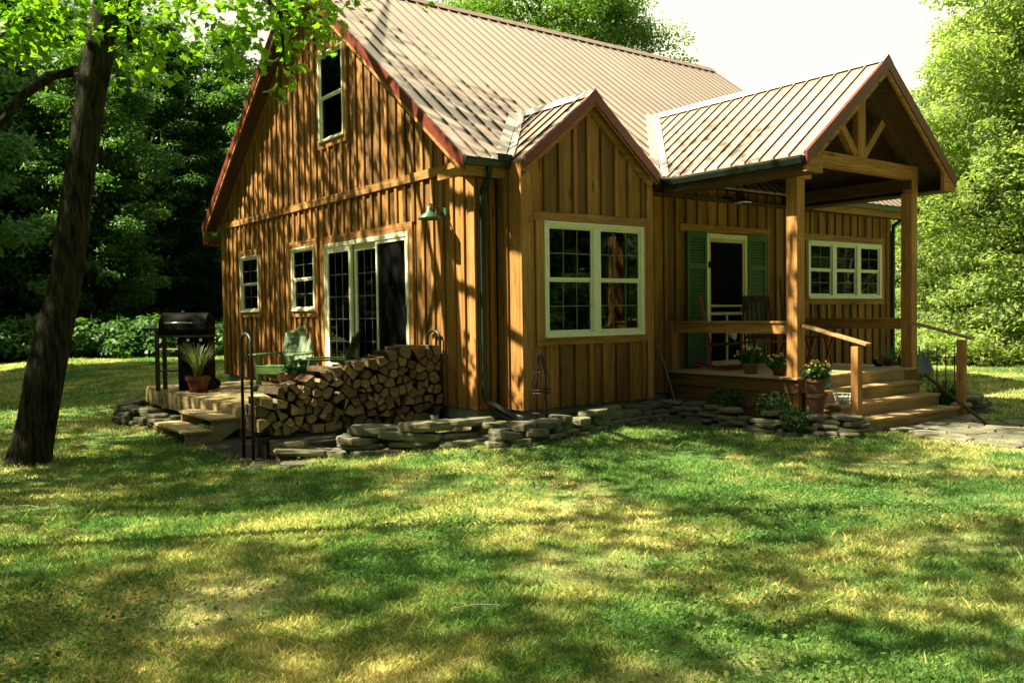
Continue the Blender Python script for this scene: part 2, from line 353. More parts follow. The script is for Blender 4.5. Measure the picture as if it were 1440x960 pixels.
# ------------------------------------------------------------------ the cabin
RS=.757                      # main roof slope
EY,EZ=-.26,3.01; RYc,RZ=4.815,6.862; W=9.63; L=9.82; X0,X1=-.34,10.3
def roofz(y): return RZ-abs(y-RYc)*RS
cab=thing('cabin','brown board and batten cabin with pale metal roof, bay window and gabled front porch','house',(4.9,4.8,-.4),world=True)
def boards(mb,u0,u1,zb,zt,openings,d0=0,step=.25,bt=.03,bw=.066,brk=()):
    """vertical boards (thickness inside) and raised battens outside; zt is a function of u"""
    ks=np.arange(math.floor(u0/step)*step,u1+step,step)
    cuts=sorted(set([round(c,4) for c in list(ks)+[u0,u1]+list(brk)+[e for o in openings for e in o[:2]] if u0<=c<=u1]))
    for a,b in zip(cuts[:-1],cuts[1:]):
        if b-a<1e-3: continue
        m=(a+b)/2; iv=[(zb,None)]; sp=[]
        for o in sorted([o for o in openings if o[0]<m<o[1]],key=lambda o:o[2]):
            sp.append((o[2],o[3]))
        lo=zb; segs=[]
        for c,e in sp: segs.append((lo,c,c)); lo=e
        segs.append((lo,zt(a),zt(b)))
        for z0,za,zb_ in segs:
            if max(za,zb_)-z0<.02: continue
            g=.0015; kk=any(abs(b-q)<1e-3 for q in ks) and b-a>.12
            B=b; b2=b
            if kk:
                b2=b-bw/2-.013; mb.hexa([(b2-.004,d0-.034,z0),(B,d0-.034,z0),(B,d0-.018,z0),(b2-.004,d0-.018,z0),(b2-.004,d0-.034,min(za,zb_)),(B,d0-.034,min(za,zb_)),(B,d0-.018,min(za,zb_)),(b2-.004,d0-.018,min(za,zb_))])
                zb_=za+(zb_-za)*(b2-a)/(B-a)
            mb.hexa([(a+g,d0-.02,z0),(b2-g,d0-.02,z0),(b2-g,d0,z0),(a+g,d0,z0),(a+g,d0-.02,za),(b2-g,d0-.02,zb_),(b2-g,d0,zb_),(a+g,d0,za)])
    for k in ks:
        a,b=k-bw/2,k+bw/2
        if a<u0 or b>u1: continue
        lo=zb; segs=[]
        ov=[o for o in openings if o[0]-.10<b and a<o[1]+.10]
        for o in sorted(ov,key=lambda o:o[2]): segs.append((lo,o[2]-.10)); lo=o[3]+.12
        segs.append((lo,None))
        for z0,z1 in segs:
            za=z1 if z1 is not None else zt(a); zb2=z1 if z1 is not None else zt(b)
            if max(za,zb2)-z0<.03: continue
            j=rnd.uniform(-.003,.003)
            mb.hexa([(a+j,d0,z0),(b+j,d0,z0),(b+j,d0+bt,z0),(a+j,d0+bt,z0),(a+j,d0,za),(b+j,d0,zb2),(b+j,d0+bt,zb2),(a+j,d0+bt,za)])
def TG(x0): return lambda u,d,z:(x0-d,u,z)      # gable-facing plane, normal -x
def TF(y0): return lambda u,d,z:(u,y0-d,z)      # front-facing plane, normal -y
ZS=-.163
G_OP=[(7.47,8.48,1.157,2.289),(4.85,5.84,1.157,2.289),(1.63,4.44,.12,2.266),(3.62,4.55,3.97,5.44)]
mb=MB(); mb.T=TG(0); zt=lambda u: roofz(u)-.12
boards(mb,0,W,ZS,zt,G_OP,brk=(RYc,)); mb.build('gable_wall','siding',cab)
F_OP=[(4.415,5.42,.175,2.295),(7.108,9.476,1.258,2.294)]
mb=MB(); mb.T=TF(0); boards(mb,0,.33,ZS,lambda u:3.0,[]); mb.build('front_wall','siding',cab); mb=MB(); mb.T=TF(0); boards(mb,2.68,L,ZS,lambda u:3.0,F_OP); mb.build('front_wall','siding',cab)
B_OP=[(.702,2.495,.75,2.252)]
bz=lambda u:3.90-abs(u-1.5)*.81
mb=MB(); mb.T=TF(-.51); boards(mb,.335,2.68,ZS,bz,B_OP,brk=(1.5,)); 
mb.T=TG(.335); boards(mb,-.50,0,ZS,lambda u:3.0,[],step=.24)
mb.T=lambda u,d,z:(2.68+d,u,z); boards(mb,-.50,0,ZS,lambda u:3.0,[],step=.24); mb.build('bay_wall','siding',cab)
mb=MB(); mb.T=lambda u,d,z:(L+d,u,z); boards(mb,0,W,ZS,zt,[],brk=(RYc,)); mb.T=lambda u,d,z:(u,W+d,z); boards(mb,0,L,ZS,lambda u:3.,[]); mb.build('rear_wall','siding',cab)
# foundation
mb=MB(); mb.box(.05,L-.05,.05,W-.05,-1,ZS-.004); mb.box(.385,2.63,-.46,.2,-1,ZS-.006); mb.build_each('foundation','concrete',cab)
# interior floor / partitions keep the rooms dark
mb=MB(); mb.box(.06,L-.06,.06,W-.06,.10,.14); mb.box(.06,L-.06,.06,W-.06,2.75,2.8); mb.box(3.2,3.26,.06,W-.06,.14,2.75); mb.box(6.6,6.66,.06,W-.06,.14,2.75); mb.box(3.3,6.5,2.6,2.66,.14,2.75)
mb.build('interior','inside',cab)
# trims
mb=MB(); mb.T=TG(0)
mb.box(.0,W-.0,.031,.052,2.94,3.06)                                 # belt
mb.build('belt_board','trimy',cab)
mb=MB(); mb.T=TG(0)
for a,b,c,d in G_OP[:2]+G_OP[3:]:
    mb.box(a-.1,b+.1,.0,.034,d+.0,d+.12); mb.box(a-.1,b+.1,0,.034,c-.1,c)
a,b,c,d=G_OP[2]; mb.box(a-.1,b+.1,0,.034,d,d+.13)
mb.build_each('window_trim','trimy',cab)
mb=MB(); mb.T=TG(0)
for a,b,c,d in G_OP: mb.box(a-.1,a,0,.032,c,d); mb.box(b,b+.1,0,.032,c,d)
mb.box(-.034,.10,.0,.034,ZS,2.93); mb.box(W-.12,W,.0,.034,ZS,2.93)
mb.build_each('corner_board','trimz',cab,bevel=.003)
mb=MB(); mb.T=TF(-.51)
a,b,c,d=B_OP[0]; mb.box(a-.17,b+.07,.0,.036,d,d+.12); mb.box(a-.13,b+.07,0,.034,c-.1,c)
mb.T=TF(0); a,b,c,d=F_OP[1]; mb.box(a-.1,b+.1,0,.034,d,d+.12); mb.box(a-.1,b+.1,0,.034,c-.1,c)
a,b,c,d=F_OP[0]; mb.box(a-.6,b+.62,0,.034,d+.005,d+.13); mb.box(6.9,L,0,.035,2.84,2.98)
mb.build_each('window_trim','trimx',cab)
mb=MB(); mb.T=TF(-.51)
a,b,c,d=B_OP[0]; mb.box(a-.13,a,0,.032,c,d); mb.box(b,b+.07,0,.032,c,d); mb.box(.333,.49,0,.036,ZS,3.02); mb.box(2.57,2.682,0,.036,ZS,3.02)
mb.T=TF(0); a,b,c,d=F_OP[1]; mb.box(b,b+.1,0,.032,c,d); mb.box(L-.12,L+.002,0,.034,ZS,2.84); mb.box(0.036,.14,0,.034,ZS,2.93)
mb.build_each('corner_board','trimz',cab,bevel=.003)

# main roof
def slab(mb,p0,p1,p2,p3,t):
    """roof panel from 4 top corners, thickness t straight down"""
    tp=[p0,p1,p2,p3]; mb.hexa([(x,y,z-t) for x,y,z in tp]+tp)
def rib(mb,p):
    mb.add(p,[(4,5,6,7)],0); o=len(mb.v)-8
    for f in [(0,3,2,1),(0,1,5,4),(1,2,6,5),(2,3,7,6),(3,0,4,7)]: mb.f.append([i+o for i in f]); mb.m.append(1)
mb=MB()
slab(mb,(X0,EY,EZ),(X1,EY,EZ),(X1,RYc,RZ),(X0,RYc,RZ),.035)
YB=9.89; ZB=RZ-(YB-RYc)*RS
slab(mb,(X0,RYc,RZ),(X1,RYc,RZ),(X1,YB,ZB),(X0,YB,ZB),.035)
x=X0+.02
while x<X1:
    for y0,z0,y1,z1 in ((EY-.005,EZ,RYc,RZ),(RYc,RZ,YB,ZB)):
        e=.028
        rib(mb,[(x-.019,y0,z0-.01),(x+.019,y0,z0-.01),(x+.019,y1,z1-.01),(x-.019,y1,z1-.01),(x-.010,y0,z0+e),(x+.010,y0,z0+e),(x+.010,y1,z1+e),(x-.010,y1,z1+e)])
    x+=.229
roof=mb.build('roof',['roof','rib_shade'],cab)
mb=MB(); mb.prism([(RYc-.16,RZ-.16*RS+.04),(RYc,RZ+.055),(RYc+.16,RZ-.16*RS+.04),(RYc,RZ+.042)],'x',X0-.01,X1+.01)
mb.build('ridge_cap','ridge',roof)
# rake trim in red metal with wooden board below, on both gables
for xx,dd in ((X0,1),(X1,-1)):
    m1=MB(); m2=MB()
    xo=xx-.012*dd
    for (ya,za,yb,zb) in ((EY-.02,EZ-.015,RYc,RZ),(RYc,RZ,YB+.02,ZB-.015)):
        m1.hexa([(xo,ya,za-.15),(xo,yb,zb-.15),(xx+.02*dd,yb,zb-.15),(xx+.02*dd,ya,za-.15),(xo,ya,za+.022),(xo,yb,zb+.022),(xx+.02*dd,yb,zb+.022),(xx+.02*dd,ya,za+.022)])
        m2.hexa([(xx+.001*dd,ya,za-.22),(xx+.001*dd,yb,zb-.22),(xx+.03*dd,yb,zb-.22),(xx+.03*dd,ya,za-.22),(xx+.001*dd,ya,za-.151),(xx+.001*dd,yb,zb-.151),(xx+.03*dd,yb,zb-.151),(xx+.03*dd,ya,za-.151)])
        m2.hexa([(xx+.33*dd,ya,za-.22),(xx+.33*dd,yb,zb-.22),(xx+.305*dd,yb,zb-.22),(xx+.305*dd,ya,za-.22),(xx+.33*dd,ya,za-.13),(xx+.33*dd,yb,zb-.13),(xx+.305*dd,yb,zb-.13),(xx+.305*dd,ya,za-.13)])
    m1.build_each('rake_trim','red',cab); m2.build_each('rake_board','trimy',cab)
mb=MB()
for xa,xb in ((X0+.031,-.06),(L+.06,X1-.031)):
    for (ya,za,yb,zb) in ((EY+.02,EZ-.0,RYc,RZ),(RYc,RZ,YB-.02,ZB)):
        mb.hexa([(xa,ya,za-.10),(xb,ya,za-.10),(xb,yb,zb-.10),(xa,yb,zb-.10),(xa,ya,za-.05),(xb,ya,za-.05),(xb,yb,zb-.05),(xa,yb,zb-.05)])
mb.box(X0+.03,.33,EY+.025,-.005,2.80,2.82); mb.box(2.7,X1-.03,EY+.025,-.005,2.80,2.82)
mb.box(X0+.03,X1-.03,W+.01,YB-.03,2.66,2.69)
mb.build_each('soffit','soffit',cab)
mb=MB(); mb.box(X0+.002,.33,EY,EY+.022,2.79,2.935); mb.box(6.95,X1,EY,EY+.022,2.79,2.935); mb.box(X0,X1,YB-.02,YB+.002,2.62,2.80)
mb.box(X0+.002,X0+.03,EY+.022,.34,2.79,2.90); mb.build_each('fascia_board','trimx',cab)
# gutters
def gutter(mb,p,q,out):
    p=Vector(p);q=Vector(q);d=(q-p).normalized();o=Vector(out)
    prof=[(0,0),(0,-.095),(.07,-.095),(.10,-.03),(.10,.0),(.09,.0),(.088,-.028),(.062,-.085),(.012,-.085),(.012,0)]
    vs=[];n=len(prof)
    for c in (p,q):
        for a,b in prof: vs.append(tuple(c+o*a+Vector((0,0,b))))
    fs=[tuple(range(n)),tuple(range(n,2*n))[::-1]]+[(i,(i+1)%n,(i+1)%n+n,i+n) for i in range(n)]
    mb.add(vs,fs)
    for c,s_ in ((p,1),(q,-1)):
        e=d*.004*s_; pr_=[(0,0),(0,-.095),(.07,-.095),(.10,-.03),(.10,0)]
        mb.add([tuple(c+o*a+Vector((0,0,b))) for a,b in pr_]+[tuple(c+e+o*a+Vector((0,0,b))) for a,b in pr_],[(0,1,2,3,4),(9,8,7,6,5)]+[(i,(i+1)%5,(i+1)%5+5,i+5) for i in range(5)])
for p,q,o in (((X0-.01,EY,3.005),(.345,EY,3.005),(0,-1,0)),((2.60,EY,3.005),(3.12,EY,3.005),(0,-1,0)),((6.98,EY,3.0),(X1,EY,3.0),(0,-1,0)),((3.165,-2.70,2.99),(3.165,-.37,2.99),(-1,0,0)),((6.895,-2.70,2.99),(6.895,-.37,2.99),(1,0,0))):
    mb=MB(); gutter(mb,p,q,o); mb.build('gutter','gutter',cab)
mb=MB(); mb.box(.10,.33,-.385,-.24,2.985,3.075); mb.box(2.62,3.0,-.385,-.24,2.985,3.075); mb.build_each('gutter_guard','gutter',cab)
# downspouts
mb=MB(); r_=.035
mb.tube([(.02,-.31,2.93),(.02,-.31,2.84),(.06,-.10,2.62),(.06,-.085,2.5),(.06,-.085,.02),(.08,-.12,-.06),(.30,-.45,-.27),(.52,-.72,-.36)],[.042]*8,4)
mb.build('downspout','gutter',cab)
mb=MB(); mb.tube([(9.93,-.31,2.93),(9.93,-.28,2.84),(9.80,-.10,2.66),(9.80,-.085,2.5),(9.80,-.085,-.35)],.042,4); mb.build('downspout','gutter',cab)
# gable roof maker, ridge along y
def gable_roof(name,xa,xc,xb,ze,zr,y0,y1,trim=.15,ribs=.229):
    mb=MB(); sl_=(zr-ze)/(xc-xa); ln=math.hypot(xc-xa,zr-ze)
    slab(mb,(xa,y0,ze),(xc,y0,zr),(xc,y1,zr),(xa,y1,ze),.03); slab(mb,(xc,y0,zr),(xb,y0,ze),(xb,y1,ze),(xc,y1,zr),.03)
    y=y0+.03
    while y<y1:
        for xe in (xa-.005,xb+.005):
            e=.030
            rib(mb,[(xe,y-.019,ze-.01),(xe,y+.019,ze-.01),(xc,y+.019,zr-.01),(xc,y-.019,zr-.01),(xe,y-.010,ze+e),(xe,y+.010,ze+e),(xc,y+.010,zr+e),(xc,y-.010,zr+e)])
        y+=ribs
    o=mb.build(name,['roof','rib_shade'],cab)
    c=MB(); c.prism([(xc-.13,zr-.13*sl_+.036),(xc,zr+.055),(xc+.13,zr-.13*sl_+.036),(xc,zr+.038)],'y',y0-.012,y1); c.build('ridge_cap','flash',o)
    t=MB(); k=trim
    for s_,xe in ((1,xa),(-1,xb)):
        xs=xe-.012*s_; zs_=ze-.012*sl_
        t.hexa([(xs,y0-.014,zs_-k),(xc,y0-.014,zr-k),(xc,y0+.02,zr-k),(xs,y0+.02,zs_-k),(xs,y0-.014,zs_+.024),(xc,y0-.014,zr+.024),(xc,y0+.02,zr+.024),(xs,y0+.02,zs_+.024)])
    t.build_each('rake_trim','red',o)
    return o,sl_
PY0=-2.72; PXA,PXC,PXB=3.165,5.03,6.895; PZE,PZR=3.03,4.50
pr_,psl=gable_roof('porch_roof',PXA,PXC,PXB,PZE,PZR,PY0,1.85)
br_,bsl=gable_roof('bay_roof',.325,1.5,2.675,3.01,3.962,-.66,1.08,trim=.135)
# wooden rake boards + frieze
def rakeboard(mb,xa,xc,xb,ze,zr,y,ya,top,bot):
    for xe in (xa,xb): mb.hexa([(xe,y,ze-bot),(xc,y,zr-bot),(xc,ya,zr-bot),(xe,ya,ze-bot),(xe,y,ze-top),(xc,y,zr-top),(xc,ya,zr-top),(xe,ya,ze-top)])
mb=MB(); rakeboard(mb,.335,1.5,2.665,3.01,3.962,-.655,-.635,.137,.165); rakeboard(mb,.335,1.5,2.665,3.01,3.962,-.556,-.511,.06,.24); 
rakeboard(mb,PXA+.01,PXC,PXB-.01,PZE,PZR,PY0+.002,PY0+.035,.152,.225)
for a,b in ((3.157,3.50),(6.56,6.903)):
    zt0=PZE+(min(a,PXB*2-b)-PXA)*0
mb.prism([(3.157,2.80),(3.50,2.80),(3.50,3.115),(3.157,2.875)],'y',PY0-.004,PY0+.05)
mb.prism([(6.903,2.80),(6.56,2.80),(6.56,3.115),(6.903,2.875)],'y',PY0-.004,PY0+.05)
mb.build_each('rake_board','trimx',cab)
# soffit / ceiling of porch
mb=MB()
for xa,xb in ((PXA+.02,PXC),(PXB-.02,PXC)):
    mb.hexa([(xa,PY0+.03,PZE-.10),(xb,PY0+.03,PZR-.115),(xb,.6,PZR-.115),(xa,.0,PZE-.10),(xa,PY0+.03,PZE-.06),(xb,PY0+.03,PZR-.07),(xb,.6,PZR-.07),(xa,.0,PZE-.06)])
mb.box(PXA+.02,3.50,PY0+.05,-.27,2.80,2.82); mb.box(6.56,PXB-.02,PY0+.05,-.27,2.80,2.82)
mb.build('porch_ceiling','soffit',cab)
mb=MB(); mb.box(3.168,3.19,PY0+.05,-.30,2.80,2.93); mb.box(6.87,6.892,PY0+.05,-.30,2.80,2.93); mb.build_each('fascia_board','soffit',cab)  # porch fascia in the dark soffit wood, eave shade put into its colour
# valley flashing on the main roof (a pleated strip lying over the ribs)
def mainz(y): return EZ+(y-EY)*RS
for xa,ya,xb,yb,sg,zz in ((.325,EY,1.5,1.0,-1,.042),(2.675,EY,1.5,1.0,1,.042),(PXA,EY,PXC,1.71,-1,.042),(PXB,EY,PXC,1.71,1,.042)):
    mb=MB(); wd=.17*sg; y0=ya+.02
    mb.hexa([(xa,y0,mainz(y0)+.012),(xa+wd,y0,mainz(y0)+.012),(xb+wd,yb,mainz(yb)+.012),(xb,yb,mainz(yb)+.012),(xa,y0,mainz(y0)+zz),(xa+wd,y0,mainz(y0)+zz),(xb+wd,yb,mainz(yb)+zz),(xb,yb,mainz(yb)+zz)])
    mb.build('valley_flashing','flash',cab)
for xa,xb,yb,sl_,ze in ((PXA,PXC,1.71,psl,PZE),(PXB,PXC,1.71,psl,PZE),(.325,1.5,1.0,bsl,3.01),(2.675,1.5,1.0,bsl,3.01)):
    mb=MB(); n_=.036; zr_=ze+abs(xb-xa)*sl_; wq=.15
    p=[(xa,EY-wq,ze),(xa,EY,ze),(xb,yb,zr_),(xb,yb-wq,zr_)]
    mb.hexa([(x,y,z+.008) for x,y,z in p]+[(x,y,z+n_) for x,y,z in p]); mb.build('valley_flashing','flash',cab)

# windows ---------------------------------------------------------------
def window(name,T,u0,u1,z0,z1,cols,cases=1,fw=.055,double=True,grid=(3,2),deep=.05):
    """cases side by side, each a double hung sash"""
    mb=MB(); mb.T=T
    f=fw
    mb.box(u0,u1,-.03,deep,z1-f,z1); mb.box(u0,u1,-.03,deep,z0,z0+f); mb.box(u0,u0+f,-.03,deep-.001,z0+f,z1-f); mb.box(u1-f,u1,-.03,deep-.001,z0+f,z1-f)
    mb.box(u0+.02,u1-.02,deep,deep+.012,z1-.03,z1-.008); mb.box(u0+.015,u1-.015,deep-.002,deep+.02,z0+.002,z0+.03)
    wv=(u1-u0)/cases; 
    for k in range(1,cases): mb.box(u0+wv*k-f*.95,u0+wv*k+f*.95,-.03,deep+.004,z0+f,z1-f)
    fr=mb.build(name,'cream',cab,bevel=.003)
    for k in range(cases):
        a=u0+wv*k+(f if k==0 else f*.95); b=u0+wv*(k+1)-(f if k==cases-1 else f*.95); zm=(z0+z1)/2
        rows=[(z0+f,zm),(zm,z1-f)] if double else [(z0+f,z1-f)]
        sm=MB(); sm.T=T; gm=MB(); gm.T=T; pm=MB(); pm.T=T
        for ri,(c,d) in enumerate(rows):
            dz=.0 if ri==0 else .014; s=.028
            sm.box(a,b,-.015+dz,.012+dz,d-s,d); sm.box(a,b,-.015+dz,.012+dz,c,c+s); sm.box(a,a+s,-.015+dz,.0115+dz,c+s,d-s); sm.box(b-s,b,-.015+dz,.0115+dz,c+s,d-s)
            pm.box(a+s,b-s,-.004+dz,-.001+dz,c+s,d-s)
            gc,gr=grid
            for i in range(1,gc): u=a+s+(b-a-2*s)*i/gc; gm.box(u-.007,u+.007,.0+dz,.004+dz,c+s,d-s)
            for j in range(1,gr): z=c+s+(d-c-2*s)*j/gr; gm.box(a+s,b-s,-.0005+dz,.0045+dz,z-.007,z+.007)
        sm.build('sash','cream',fr); pm.build('pane','glass',fr)
        if grid[0]*grid[1]>1: gm.build('grille','grille',fr)
    return fr
for a,b,c,d in G_OP[:2]: window('window',TG(0),a,b,c,d,1,1,fw=.05,grid=(2,2))
window('window',TG(0),*G_OP[3],1,1,fw=.045,double=True,grid=(1,1))
window('window',TF(-.51),*B_OP[0],2,2,fw=.065)
window('window',TF(0),*F_OP[1],3,3,fw=.065,grid=(2,2))
# sliding door
a,b,c,d=G_OP[2]; T=TG(0)
mb=MB(); mb.T=T; mb.box(a,b,-.08,.05,d-.07,d); mb.box(a,b,-.08,.05,c,c+.05); mb.box(a,a+.05,-.08,.049,c+.05,d-.07); mb.box(b-.06,b,-.08,.049,c+.05,d-.07)
sd=mb.build('sliding_door','cream',cab,bevel=.003)
def dpanel(u0,u1,dep,s=.09,grid=True,mat='glass',nm='door_panel'):
    mb=MB(); mb.T=T; z0,z1=c+.05,d-.07
    mb.box(u0,u1,dep-.02,dep+.02,z1-s,z1); mb.box(u0,u1,dep-.02,dep+.02,z0,z0+s*1.3); mb.box(u0,u0+s,dep-.02,dep+.019,z0+s*1.3,z1-s); mb.box(u1-s,u1,dep-.02,dep+.019,z0+s*1.3,z1-s)
    mb.build(nm,'cream',sd,bevel=.003)
    mb=MB(); mb.T=T; mb.box(u0+s,u1-s,dep-.003,dep,z0+s*1.3,z1-s); mb.build('pane',mat,sd)
    if grid:
        mb=MB(); mb.T=T
        for k in range(1,5): z=z0+s*1.3+(z1-z0-2.3*s)*k/5; mb.box(u0+s,u1-s,dep+.001,dep+.005,z-.008,z+.008)
        for k in (1,2): u=u0+s+(u1-u0-2*s)*k/3; mb.box(u-.008,u+.008,dep+.0005,dep+.0055,z0+s*1.3,z1-s)
        mb.build('grille','grille',sd)
dpanel(3.45,4.39,0.02); dpanel(2.55,3.46,-.035,s=.10); dpanel(1.69,2.63,.015,s=.05,grid=False,mat='screen')
mb=MB(); mb.T=T; mb.box(1.71,1.75,.035,.06,.95,1.2); mb.build('handle','gutter',sd)
# screen door and shutters
T=TF(0); a,b,c,d=F_OP[0]
mb=MB(); mb.T=T; mb.box(a,b,-.06,.045,d-.07,d); mb.box(a,a+.06,-.06,.044,c,d-.07); mb.box(b-.06,b,-.06,.044,c,d-.07); fd=mb.build('door_frame','cream',cab,bevel=.003)
mb=MB(); mb.T=T; a2,b2=a+.06,b-.06; mb.box(a2,b2,.0,.03,d-.13,d-.07); mb.box(a2,a2+.045,0,.029,c+.01,d-.13); mb.box(b2-.045,b2,0,.029,c+.01,d-.13); mb.box(a2+.045,b2-.045,0,.028,1.13,1.165); mb.box(a2+.045,b2-.045,0,.028,1.0,1.045); mb.box(a2+.045,b2-.045,0,.028,c+.01,c+.09); mb.box((a2+b2)/2-.02,(a2+b2)/2+.02,.0,.026,c+.09,1.0)
sc=mb.build('screen_door','brass',cab)
mb=MB(); mb.T=T; mb.box(a2+.045,b2-.045,.008,.012,c+.09,1.0); mb.box(a2+.045,b2-.045,.008,.012,1.165,d-.13); mb.build('screen','screen',sc)
mb=MB(); mb.T=T; mb.box(b2-.04,b2-.01,.03,.07,1.05,1.25); mb.box(a2-.03,a2+.03,.03,.06,1.75,1.85); mb.build('handle','black',sc)
mb=MB(); mb.T=T; mb.box(a2,b2,-.30,-.28,c,d); mb.build('door_leaf','inside',fd)
for ua,ub in ((3.945,4.40),(5.425,5.905)):
    mb=MB(); mb.T=T; z0,z1=.20,2.31; s=.05
    mb.box(ua,ua+s,.031,.062,z0,z1); mb.box(ub-s,ub,.031,.062,z0,z1)
    for q0,q1 in ((z0,z0+.09),(z1-.10,z1),(1.73,1.81)): mb.box(ua+s,ub-s,.031,.061,q0,q1)
    for q0,q1 in ((z0+.09,1.73),(1.81,z1-.10)):
        n_=int((q1-q0)/.042)
        for i in range(n_):
            z=q0+(i+.5)*(q1-q0)/n_; mb.hexa([(ua+s,.034,z+.002),(ub-s,.034,z+.002),(ub-s,.054,z-.020),(ua+s,.054,z-.020),(ua+s,.034,z+.012),(ub-s,.034,z+.012),(ub-s,.056,z-.010),(ua+s,.056,z-.010)])
    mb.box(ua+s,ub-s,.0315,.034,z0+.09,z1-.10); mb.build('shutter','shutter',cab)
# barn lamps
def barn_lamp(T,u,z,d,mat,lab):
    mb=MB(); mb.T=T
    mb.lathe([(.045,0),(.05,.07),(.03,.09)],0,0) if False else None
    mb.T=None
    w=lambda a,b,c_: T(u+a,b,z+c_)
    mb.tube([w(0,.03,0.0),w(0,.055,0.0)],.07,16); 
    mb.tube([w(0,.05,0),w(0,d*.7,.08),w(0,d,.11),w(0,d,.05)],.014,8)
    o=mb.build('wall_lamp',mat,cab,label=lab)
    mb=MB(); c_=Vector(T(u,d,z)); prof=[(.035,.08),(.04,.03),(.06,-.01),(.15,-.07),(.155,-.10),(.145,-.10),(.14,-.075),(.05,-.02),(.03,.0)]
    mb.lathe(prof,c_.x,c_.y,24,z0=c_.z); mb.build('lamp_shade',mat,o,smooth=True)
    mb=MB(); mb.lathe([(.01,-.01),(.03,-.03),(.03,-.07),(.01,-.085)],c_.x,c_.y,12,z0=c_.z); mb.build('bulb','white',o,smooth=True)
barn_lamp(TG(-.03),.62,2.42,.26,'lampgreen','green barn lamp right of the sliding door')
barn_lamp(TF(-.03),4.92,2.86,.30,'steel','metal barn lamp above the screen door')

# porch ------------------------------------------------------------------
FZ=.175
mb=MB(); 
x=3.46
while x<6.62:
    mb.box(x,min(x+.137,6.64),-2.36,-.035,FZ-.028,FZ); x+=.143
mb.build('porch_floor','deck',cab)
mb=MB(); mb.box(3.50,3.54,-2.32,-.05,-.04,FZ-.03); mb.box(3.515,3.545,-2.30,-.05,-.28,-.045); mb.box(3.52,3.55,-2.28,-.05,-.75,-.285); mb.box(3.5,6.6,-2.345,-2.32,-.02,FZ-.03)
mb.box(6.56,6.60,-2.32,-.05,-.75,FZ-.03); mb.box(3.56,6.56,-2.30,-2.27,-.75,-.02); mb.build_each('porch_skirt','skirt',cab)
for xa in (3.53,6.386):
    mb=MB(); mb.box(xa,xa+.17,-2.32,-2.15,-.7 if xa<4 else FZ,2.80); mb.build('porch_post','trimz',cab,bevel=.006)
for xa in (3.53,6.386):
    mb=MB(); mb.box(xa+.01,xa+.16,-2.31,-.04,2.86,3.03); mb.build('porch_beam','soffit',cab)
mb=MB(); mb.box(3.50,3.83,-2.335,-2.14,2.80,2.86); mb.build('post_cap','trimx',cab,bevel=.004)
mb=MB(); mb.box(6.40,6.56,-2.325,-2.17,2.80,3.02); mb.build('post_cap','trimz',cab,bevel=.004)
mb=MB(); mb.box(3.55,6.54,-2.34,-2.19,3.005,3.20); mb.build('tie_beam','trimx',cab,bevel=.005)
def pz(x): return PZE+(min(x,2*PXC-x)-PXA)*psl
mb=MB(); mb.box(4.94,5.13,-2.33,-2.24,3.201,pz(5.03)-.12); mb.T=None; mb.build('king_post','trimz',cab,bevel=.004)
for s_ in (-1,1):
    mb=MB(); mb.beam((5.03+s_*.10,-2.265,3.23),(5.03+s_*.62,-2.265,pz(5.65)-.22),.11,.10,up=(0,1,0)); mb.build('brace','trimz',cab,bevel=.004)
mb=MB()
for xe in (3.3,6.76): mb.hexa([(xe,-2.33,pz(xe)-.26),(PXC,-2.33,PZR-.26),(PXC,-2.2,PZR-.26),(xe,-2.2,pz(xe)-.26),(xe,-2.33,pz(xe)-.12),(PXC,-2.33,PZR-.12),(PXC,-2.2,PZR-.12),(xe,-2.2,pz(xe)-.12)])
mb.build('truss_rafter','soffit',cab)  # dark wood here stands in for the shade inside the porch
for xa,nm in ((3.53,'left'),(6.47,'right')):
    mb=MB(); mb.box(xa,xa+.045,-2.15,-.035,.75,.89); mb.box(xa-.02,xa+.09,-2.15,-.035,.89,.92); mb.build('porch_rail','trimy',cab,bevel=.003)
mb=MB(); mb.box(3.50,3.62,-.14,-.034,FZ,.92); mb.build('rail_post','trimz',cab)
# steps: three treads, front at y=-3.17, between x 3.62 and 6.09
SX0,SX1=3.63,6.09
for i in range(3):
    yt=-3.17+.28*i; z=-.5+.169*(i+1)
    mb=MB(); mb.box(SX0-.02,SX1+.02,yt-.02,yt+.135,z-.036,z); mb.box(SX0-.02,SX1+.02,yt+.142,yt+.30,z-.036,z)
    st=mb.build('step','step',cab,bevel=.004); mb=MB(); mb.box(SX0,SX1,yt+.01,yt+.04,z-.169 if i else -.62,z-.037); mb.build('riser','step',st)
mb=MB(); mb.box(SX0,SX1,-2.365,-2.347,.01,FZ-.03); mb.build('riser','step',cab)
for xa in (SX0+.001,SX1-.03):
    mb=MB(); mb.prism([(-3.155,-.62),(-3.155,-.37),(-2.89,-.37),(-2.89,-.20),(-2.61,-.20),(-2.61,-.03),(-2.37,-.03),(-2.37,-.62)],'x',xa,xa+.028); mb.build('stringer','step',cab)
for xa,zt_,yy in ((3.60,.60,-3.15),(6.28,.605,-3.15)):
    mb=MB(); mb.box(xa-.006,xa+.10,yy-.0,yy+.1,-.62,zt_); mb.build('newel_post','trimz',cab,bevel=.004)
    mb=MB(); mb.beam((xa+.05,-2.33,.86),(xa+.05,-3.26,.625),.12,.036); mb.build('handrail','step',cab,bevel=.004)
mb=MB(); mb.box(6.24,6.50,-3.17,-2.98,-.36,-.31); mb.build('post_base','deckx',cab)

